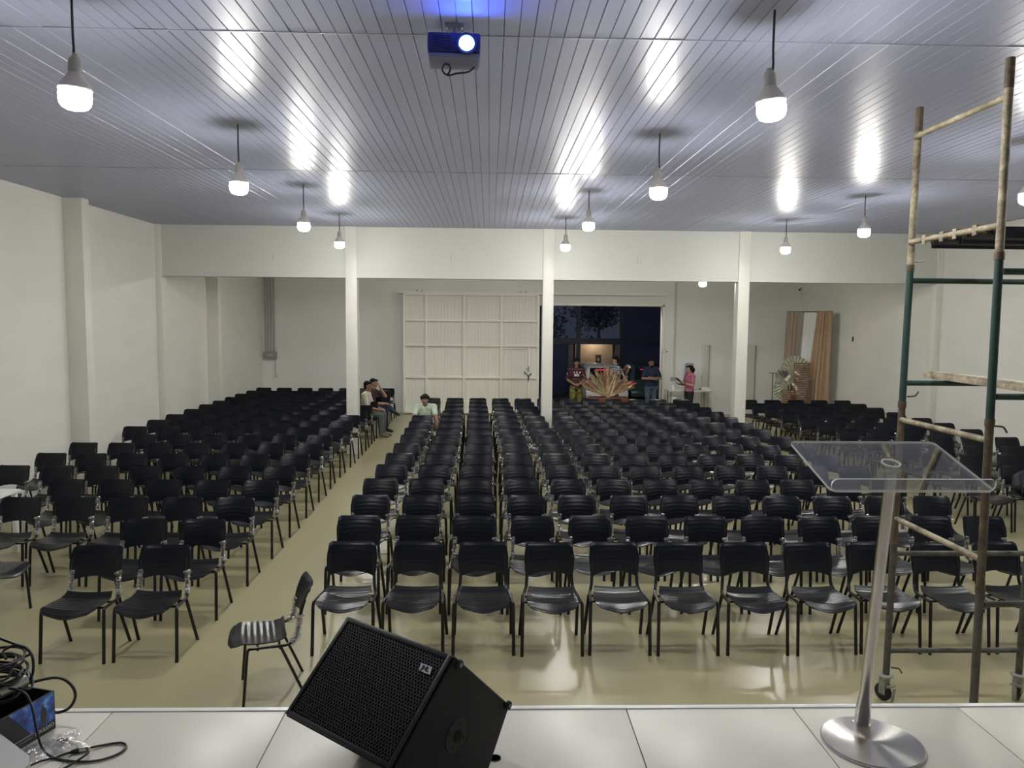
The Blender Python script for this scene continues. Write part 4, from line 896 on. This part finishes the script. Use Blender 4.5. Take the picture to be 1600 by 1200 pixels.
# ------------------------------------------------------------------ people
def fuse(mb, voxel, name, m, it=3, tris=None):
    """one continuous surface out of overlapping volumes"""
    me = mb.mesh(name, None); o = bpy.data.objects.new(name, me); COL.objects.link(o)
    r = o.modifiers.new('r', 'REMESH'); r.mode = 'VOXEL'; r.voxel_size = voxel; r.use_smooth_shade = True
    s = o.modifiers.new('s', 'SMOOTH'); s.iterations = it; s.factor = .5
    dg = bpy.context.evaluated_depsgraph_get(); out = bpy.data.meshes.new_from_object(o.evaluated_get(dg)); bpy.data.objects.remove(o)
    out.materials.clear(); out.materials.append(m); out.polygons.foreach_set('use_smooth', [True] * len(out.polygons)); out.name = name; return out
V = Vector
def hand(mb, w, d, palm_n, curl=.35, spread=.10, thumb_side=1, s=1.0):
    """w wrist, d forearm direction, palm_n palm normal; five fingers rooted in the palm"""
    d = V(d).normalized(); n = V(palm_n); n = (n - d * n.dot(d)).normalized(); side = d.cross(n) * thumb_side
    w = V(w); pc = w + d * .05 * s
    mb.caps(w, .026 * s, w + d * .03 * s, .027 * s)
    for k in (-1.2, -.4, .4, 1.2): mb.caps(w + d * .02 * s + side * .010 * k * s, .016 * s, w + d * .085 * s + side * .0185 * k * s, .0125 * s)
    for k, L in ((1.2, .066), (.4, .076), (-.4, .071), (-1.2, .056)):
        p = w + d * .085 * s + side * .0185 * k * s; dd = (d + side * spread * k * .5).normalized(); r = .0095 * s
        for seg, f in enumerate((.45, .30, .25)):
            ang = curl * (seg + .6); v = (dd * math.cos(ang) + n * math.sin(ang)).normalized(); q = p + v * L * f * s; mb.caps(p, r, q, r * .9); p = q; r *= .92
    p = w + d * .03 * s + side * .022 * s; v = (d * .62 + side * .75 + n * .3).normalized(); q = p + v * .036 * s; mb.caps(p, .014 * s, q, .0115 * s)
    v2 = (d * .85 + side * .3 + n * .5).normalized(); mb.caps(q, .0115 * s, q + v2 * .030 * s, .009 * s)
def person(label, loc, rz, J, shirt, trousers, skin=skin_m, hair=hair_m, shoe=black_m, shorts=False, build=1.0, sleeve=.55, hands=None, hairstyle='short', extra=None, jeanlen=1.0, group=None, hem=0.0):
    t = thing('person', label, 'person', loc, rz)
    J = {k: V(p) for k, p in J.items()}; b = build
    # head frame
    hc = J['head']; hf = (J['face'] - hc).normalized(); hu = (hc - J['neck']); hu = (hu - hf * hu.dot(hf)).normalized(); hs = hf.cross(hu)
    HR = Matrix((hs, hf * -1, hu)).transposed().to_4x4()          # local -y = face direction
    def H(x, y, z): return hc + hs * x - hf * y + hu * z
    mb = MB()
    mb.ball(H(0, .012, .025), (.074, .092, .088), 20, 14, mat=HR); mb.ball(H(0, -.025, -.035), (.060, .062, .075), 18, 12, mat=HR)
    mb.caps(H(0, -.045, -.075), .034, H(0, -.03, -.06), .045); mb.caps(H(0, -.085, .01), .009, H(0, -.100, -.022), .0145)
    for s in (-1, 1):
        mb.ball(H(s * .074, .008, -.005), (.010, .020, .031), 10, 8, mat=HR); mb.ball(H(s * .033, -.072, -.012), (.024, .016, .02), 10, 8, mat=HR)
        mb.caps(H(s * .012, -.080, .036), .010, H(s * .045, -.070, .034), .009)
    mb.caps(J['neck'] - (J['neck'] - J['chest']).normalized() * .04, .056, H(0, .01, -.05), .050)
    chest, pel = J['chest'], J['pelvis']; sh = (J['sL'] - J['sR']); sd = sh.normalized(); tu = (chest - pel).normalized(); tf = sd.cross(tu)
    TR = Matrix((sd, tf, tu)).transposed().to_4x4()
    def torso(m, g):
        m.ball(chest + tu * .01, (.165 * b + g, .105 * b + g, .17 + g), 20, 14, mat=TR); m.ball((chest + pel) / 2 - tu * .02, (.148 * b + g, .105 * b + g, .17 + g), 20, 14, mat=TR)
        for s in ('sL', 'sR'): m.caps(chest + tu * .09 + (J[s] - chest) * .25, .085 * (b ** .5) + g, J[s], .062 * b ** .5 + g)
        m.caps(J['neck'] - tu * .05, .062 + g * .6, chest + tu * .08, .10 + g)
    torso(mb, 0); mb.ball(pel, (.155 * b, .11 * b, .12), 18, 12, mat=TR)
    for s in ('L', 'R'):
        S_, E_, W_ = J['s' + s], J['e' + s], J['w' + s]
        mb.caps(S_, .050 * b ** .5, E_, .040); mb.caps(E_, .040, E_ + (W_ - E_) * .3, .038); mb.caps(E_ + (W_ - E_) * .3, .038, W_, .025)
        hd = (hands or {}).get(s, {}); d = V(hd.get('d', W_ - E_)); hand(mb, W_, d, hd.get('n', -tf if tf.length else (0, -1, 0)), hd.get('curl', .35), thumb_side=hd.get('th', 1 if s == 'L' else -1))
        Hp, K, A = J['h' + s], J['k' + s], J['a' + s]
        mb.caps(Hp, .088 * b ** .5, K, .056); mb.caps(K, .056, K + (A - K) * .3, .058); mb.caps(K + (A - K) * .3, .058, A, .036)
        mb.caps(A, .038, A + (J['t' + s] - A) * .8, .032)
    obj('body', fuse(mb, .0075, 'body', skin, 2), None, t)
    # clothes
    sm = MB(); torso(sm, .014)
    sm.ball((chest + pel) / 2 - tu * (.09 + hem), (.158 * b + .012, .115 * b + .012, .16), 20, 14, mat=TR)
    for s in ('L', 'R'):
        S_, E_, W_ = J['s' + s], J['e' + s], J['w' + s]; sm.caps(chest + tu * .08 + (S_ - chest) * .5, .075, S_, .068 * b ** .5)
        if sleeve <= 1: sm.caps(S_, .068 * b ** .5, S_ + (E_ - S_) * sleeve, .062 * b ** .5)
        else: sm.caps(S_, .066 * b ** .5, E_, .052); sm.caps(E_, .052, E_ + (W_ - E_) * (sleeve - 1), .040)
    obj('shirt', fuse(sm, .012, 'shirt', shirt, 3), None, t)
    pm = MB(); pm.ball(pel, (.160 * b + .008, .118 * b + .008, .13), 18, 12, mat=TR)
    for s in ('L', 'R'):
        Hp, K, A = J['h' + s], J['k' + s], J['a' + s]
        if shorts: pm.caps(Hp, .10 * b ** .5, Hp + (K - Hp) * .92, .082)
        else: pm.caps(Hp, .098 * b ** .5, K, .070); pm.caps(K, .070, K + (A - K) * .88 * jeanlen, .058)
    obj('shorts' if shorts else 'trousers', fuse(pm, .012, 'trousers', trousers, 3), None, t)
    for s in ('L', 'R'):
        A, T_ = J['a' + s], J['t' + s]; fm = MB(); dn = V((0, 0, -1)); d = (T_ - A)
        fm.caps(A + d * -.1, .046, A + d * .45 , .046); fm.caps(A + d * .45, .044, A + d, .034); obj('shoe', fuse(fm, .011, 'shoe', shoe, 2), None, t)
    # hair and face details
    hm = MB()
    if hairstyle != 'cap':
        hm.ball(H(0, .028, .048), (.080, .090, .078), 18, 12, mat=HR); hm.ball(H(0, .050, .0), (.074, .062, .085), 18, 12, mat=HR); hm.caps(H(-.045, -.055, .085), .024, H(.045, -.055, .085), .024)
        if hairstyle == 'bowl': hm.caps(H(-.05, -.075, .068), .028, H(.05, -.075, .068), .028); hm.caps(H(-.074, -.02, .02), .020, H(-.072, -.01, .06), .03); hm.caps(H(.074, -.02, .02), .020, H(.072, -.01, .06), .03)
        if hairstyle == 'bun': hm.ball(H(0, .125, -.01), (.05, .045, .06), 12, 9, mat=HR); hm.caps(H(0, .09, .0), .045, H(0, .13, -.02), .03); hm.caps(H(0, .13, -.05), .03, H(0, .12, -.12), .012); hm.caps(H(-.07, -.01, .02), .03, H(-.05, .05, -.03), .03); hm.caps(H(.07, -.01, .02), .03, H(.05, .05, -.03), .03)
        obj('hair', fuse(hm, .010, 'hair', hair, 2), None, t)
    else:
        hm.ball(H(0, .045, -.01), (.076, .066, .085), 18, 12, mat=HR); obj('hair', fuse(hm, .010, 'hair', hair, 2), None, t)
        cm = MB(); cm.ball(H(0, .014, .058), (.086, .100, .072), 20, 14, mat=HR); c_ = obj('cap', fuse(cm, .010, 'cap', hair, 2), None, t)
        obj('cap_brim', MB().sheet(lambda u, v: H(.06 + .085 * v, .02 + (u - .5) * .12 * (1 - .4 * v * v), .030 - .02 * v), 8, 6, .006), hair, c_)
    for s in (-1, 1):
        e_ = obj('eye', MB().ball(H(s * .031, -.083, -.006), (.012, .007, .0075), 10, 7, mat=HR), eye_w, t); obj('pupil', MB().ball(H(s * .031, -.0895, -.006), (.0055, .003, .0055), 8, 6, mat=HR), black_m, e_)
        obj('eyebrow', MB().caps(H(s * .016, -.091, .026), .004, H(s * .046, -.083, .027), .0035, 6), hair, t)
    obj('mouth', MB().caps(H(-.02, -.088, -.058), .006, H(.02, -.088, -.058), .006, 8), lip_m, t)
    if extra: extra(t, H, HR, J, sd, tf, tu)
    return t
def standing(h=1.72, spread=.09):
    k = h / 1.72; J = dict(pelvis=(0, 0, .93), chest=(0, 0, 1.27), neck=(0, .01, 1.47), head=(0, -.005, 1.605), face=(0, -1, 1.59), sL=(.175, .01, 1.40), sR=(-.175, .01, 1.40), eL=(.225, .02, 1.12), eR=(-.225, .02, 1.12), wL=(.22, -.06, .88), wR=(-.22, -.06, .88),
             hL=(.085, 0, .90), hR=(-.085, 0, .90), kL=(spread + .01, -.015, .50), kR=(-spread - .01, -.015, .50), aL=(spread + .02, .03, .075), aR=(-spread - .02, .03, .075), tL=(spread + .05, -.15, .035), tR=(-spread - .05, -.15, .035))
    return {n: tuple(c * k for c in p) for n, p in J.items()}
def seated(lean=0.0, seat=.45):
    """hips on a seat, facing -y, feet on the floor"""
    s, c = math.sin(lean), math.cos(lean); P = lambda x, y, z: (x, .02 - z * s + y * c, seat + .09 + z * c + y * s)
    return dict(pelvis=P(0, 0, 0), chest=P(0, 0, .33), neck=P(0, .0, .53), head=P(0, -.02, .665), face=P(0, -1, .60), sL=P(.175, .01, .46), sR=P(-.175, .01, .46), eL=P(.22, -.06, .20), eR=P(-.22, -.06, .20), wL=(.13, -.30, seat + .16), wR=(-.13, -.30, seat + .16),
                hL=(.09, 0, seat + .085), hR=(-.09, 0, seat + .085), kL=(.11, -.41, seat + .075), kR=(-.11, -.41, seat + .075), aL=(.11, -.40, .075), aR=(-.11, -.40, .075), tL=(.13, -.57, .035), tR=(-.13, -.57, .035))
def band(name, c1, c2, axis_scale, rough=.8):
    m = M(name, c1, rough); nt = m.node_tree; N = nt.nodes; L = nt.links; tc = N.new('ShaderNodeTexCoord'); w = N.new('ShaderNodeTexWave'); w.bands_direction = 'Z'; w.inputs['Scale'].default_value = axis_scale; w.inputs['Distortion'].default_value = .3
    r = N.new('ShaderNodeValToRGB'); r.color_ramp.interpolation = 'CONSTANT'; e = r.color_ramp.elements; e[0].color = (*c1, 1); e[1].color = (*c2, 1); e[1].position = .5
    L.new(tc.outputs['Object'], w.inputs['Vector']); L.new(w.outputs['Fac'], r.inputs[0]); L.new(r.outputs[0], N['Principled BSDF'].inputs['Base Color']); return m
jersey_m = band('hooped_jersey', (.020, .012, .015), (.105, .016, .030), 3.4)
stripe_m = band('striped_shirt', (.018, .075, .105), (.42, .50, .52), 5.0)
camo_m = M('yellow_camo', (.30, .27, .06), .8, var=.9, vscale=14, col2=(.03, .035, .015))
jean_m = M('blue_jeans', (.09, .13, .19), .8, var=.3, vscale=9); jean_g = M('grey_jeans', (.115, .13, .12), .85, var=.25, vscale=9); dark_tr = M('dark_trousers', (.012, .012, .022), .8)
cream_t = M('cream_tshirt', (.66, .60, .50), .85); mint_t = M('mint_tshirt', (.58, .68, .54), .85); navy_t = M('navy_tshirt', (.012, .022, .06), .85); pink_t = M('pink_tshirt', (.42, .13, .20), .85)
shoe_b = M('brown_shoes', (.16, .13, .10), .6)
def glasses(t, H, HR, *a):
    g = MB()
    for s in (-1, 1):
        g.tube([H(s * .031 + .021 * math.cos(q), -.098, -.004 + .016 * math.sin(q)) for q in [2 * math.pi * i / 12 for i in range(12)]], .0028, 5, closed=True); g.tube([H(s * .052, -.098, 0), H(s * .078, -.02, .002)], .0025, 5)
    g.tube([H(-.010, -.099, 0), H(.010, -.099, 0)], .0025, 5); obj('glasses', g, black_m, t)
def beard(t, H, HR, *a):
    bmv = MB(); bmv.ball(H(0, -.050, -.088), (.050, .040, .036), 12, 9, mat=HR); obj('beard', fuse(bmv, .009, 'beard', hair_m, 2), None, t); glasses(t, H, HR)

# 1 jersey, cap, hands joined in front
J = standing(1.72); J.update(eL=(.26, .02, 1.14), eR=(-.26, .02, 1.14), wL=(.075, -.17, 1.02), wR=(-.06, -.18, 1.0))
def jersey_marks(t, H, HR, J, sd, tf, tu):
    wi = white_ink; y = -.155
    obj('chest_mark', MB().prism([(-.10, 1.335), (-.055, 1.335), (-.068, 1.365)], y - .004, y + .012, 'y'), wi, t)
    for x in (.0, .085): obj('chest_crest', MB().ball((x, y + .01, 1.345), (.017, .012, .027), 10, 8), wi, t)
    obj('chest_lettering', text_mesh('BS2', .095, wi, .004, .003), None, t, (-.005, y + .0, 1.265), (math.pi / 2, 0, 0))
    obj('sleeve_mark', MB().ball((-.262, -.035, 1.30), (.012, .016, .022), 8, 6), wi, t); obj('hem_mark', MB().ball((-.075, -.145, .92), (.012, .01, .026), 8, 6), wi, t)
person('person in a dark red hooped football jersey, black cap and yellow camouflage shorts', (2.46, 21.55, 0), 0, J, jersey_m, camo_m, skin=skin_d, shorts=True, sleeve=1.05, hairstyle='cap', hands={'L': dict(d=(-1, -.15, -.1), n=(0, .6, -1), curl=.5), 'R': dict(d=(1, -.1, .05), n=(0, .6, -1), curl=.5)}, extra=jersey_marks, hem=.06)
# 2 striped shirt, turned sideways (faces -x)
J = standing(1.76); J.update(face=(-.25, -1, 1.45), wL=(.16, -.26, 1.08), wR=(-.16, -.24, 1.06), eL=(.23, -.02, 1.14), eR=(-.23, -.02, 1.14))
person('person in a teal and white striped shirt and glasses behind the dried flowers', (3.66, 22.15, 0), math.radians(-75), J, stripe_m, dark_tr, skin=skin_m, extra=glasses, hem=.05)
# 3 crossed arms
J = standing(1.70); J.update(eL=(.27, -.05, 1.15), eR=(-.27, -.05, 1.15), wL=(-.02, -.21, 1.17), wR=(.02, -.25, 1.13))
person('person in a navy T-shirt and jeans standing with crossed arms at the doorway', (4.70, 22.1, 0), math.radians(8), J, navy_t, jean_m, skin=skin_d, build=1.14, sleeve=.75, hands={'L': dict(d=(-1, .10, .05), n=(0, 1, .1), curl=.3), 'R': dict(d=(1, .12, .1), n=(0, 1, .1), curl=.3)}, extra=beard, hem=.06)
# 4 pink shirt with tablet (faces -x)
J = standing(1.56); J.update(eL=(.22, -.03, 1.02), eR=(-.22, -.03, 1.02), wL=(.10, -.22, 1.08), wR=(-.09, -.24, 1.04), face=(.0, -1, 1.40))
def watch(t, H, HR, J, *a):
    d = (J['wL'] - J['eL']).normalized(); p = J['wL'] - d * .02; obj('wristwatch', MB().tube([p - d * .012, p + d * .012], .030, 14), black_m, t)
person('person in a pink T-shirt with a hair bun holding a black tablet', (5.62, 21.3, 0), math.radians(-72), J, pink_t, dark_tr, skin=skin_m, build=.97, hairstyle='bun', sleeve=.7, hands={'L': dict(d=(-.2, -1, .1), n=(0, 0, 1), curl=.5), 'R': dict(d=(.2, -1, .1), n=(0, 0, 1), curl=.5)}, extra=watch, hem=.03)
tbm = thing('tablet', 'black tablet held by the person in pink', 'tablet', (5.325, 21.20, 1.135), 0, rot=(0, math.radians(40), math.radians(12)))
obj('slab', MB().box((0, 0, 0), (.25, .18, .012), .004), black_m, tbm); obj('screen', MB().box((0, 0, .007), (.22, .155, .002)), glass_d, tbm)
# 5 seated, leaning forward among the middle chairs
J = seated(.50)
J.update(sL=J['sL'], eL=(.245, -.36, .70), wL=(.255, -.42, .45), eR=(-.24, -.38, .70), wR=(-.10, -.50, .64), face=(0, J['head'][1] - 1, J['head'][2] - .10))
person('person in a mint T-shirt with a dark fringe leaning forward among the middle chairs', (-1.335, 16.19, 0), 0, J, mint_t, dark_tr, skin=skin_d, hairstyle='bowl', sleeve=.5, hands={'L': dict(d=(0, -.1, -1), n=(-1, 0, 0), curl=.25), 'R': dict(d=(1, -.2, -.1), n=(0, 0, -1), curl=.3)}, hem=-.02)
# 6 and 7 seated sideways at the aisle (face +x)
J = seated(.10); J.update(eL=(.23, -.10, .72), wL=(.10, -.33, .66), eR=(-.23, -.10, .72), wR=(-.10, -.33, .66), face=(.0, J['head'][1] - 1, J['head'][2] - .1))
person('person in a cream T-shirt and grey jeans seated sideways by the aisle column', (-2.93, 18.13, 0), math.radians(84), J, cream_t, jean_g, skin=skin_d, shoe=shoe_b, sleeve=.8, hands={'L': dict(d=(-.5, -1, -.2), n=(0, 0, -1)), 'R': dict(d=(.5, -1, -.2), n=(0, 0, -1))})
J = seated(.12); hx, hy, hz_ = J['head']
J.update(kL=(.05, -.44, .60), aL=(-.15, -.62, .52), tL=(-.23, -.76, .46), eL=(.23, -.30, .86), wL=(.10, -.20, 1.09), eR=(-.22, -.14, .72), wR=(-.02, -.36, .70), face=(.0, hy - 1, hz_ - .15))
person('person in dark clothes seated with crossed legs and a hand over the face', (-2.93, 18.98, 0), math.radians(82), J, M('dark_tshirt', (.05, .02, .03), .85), M('navy_jeans', (.014, .022, .05), .85), skin=skin_m, sleeve=.7, hands={'L': dict(d=(-.5, .2, 1), n=(-.3, 1, 0), curl=.2), 'R': dict(d=(.6, -1, -.1), n=(0, 0, -1))})
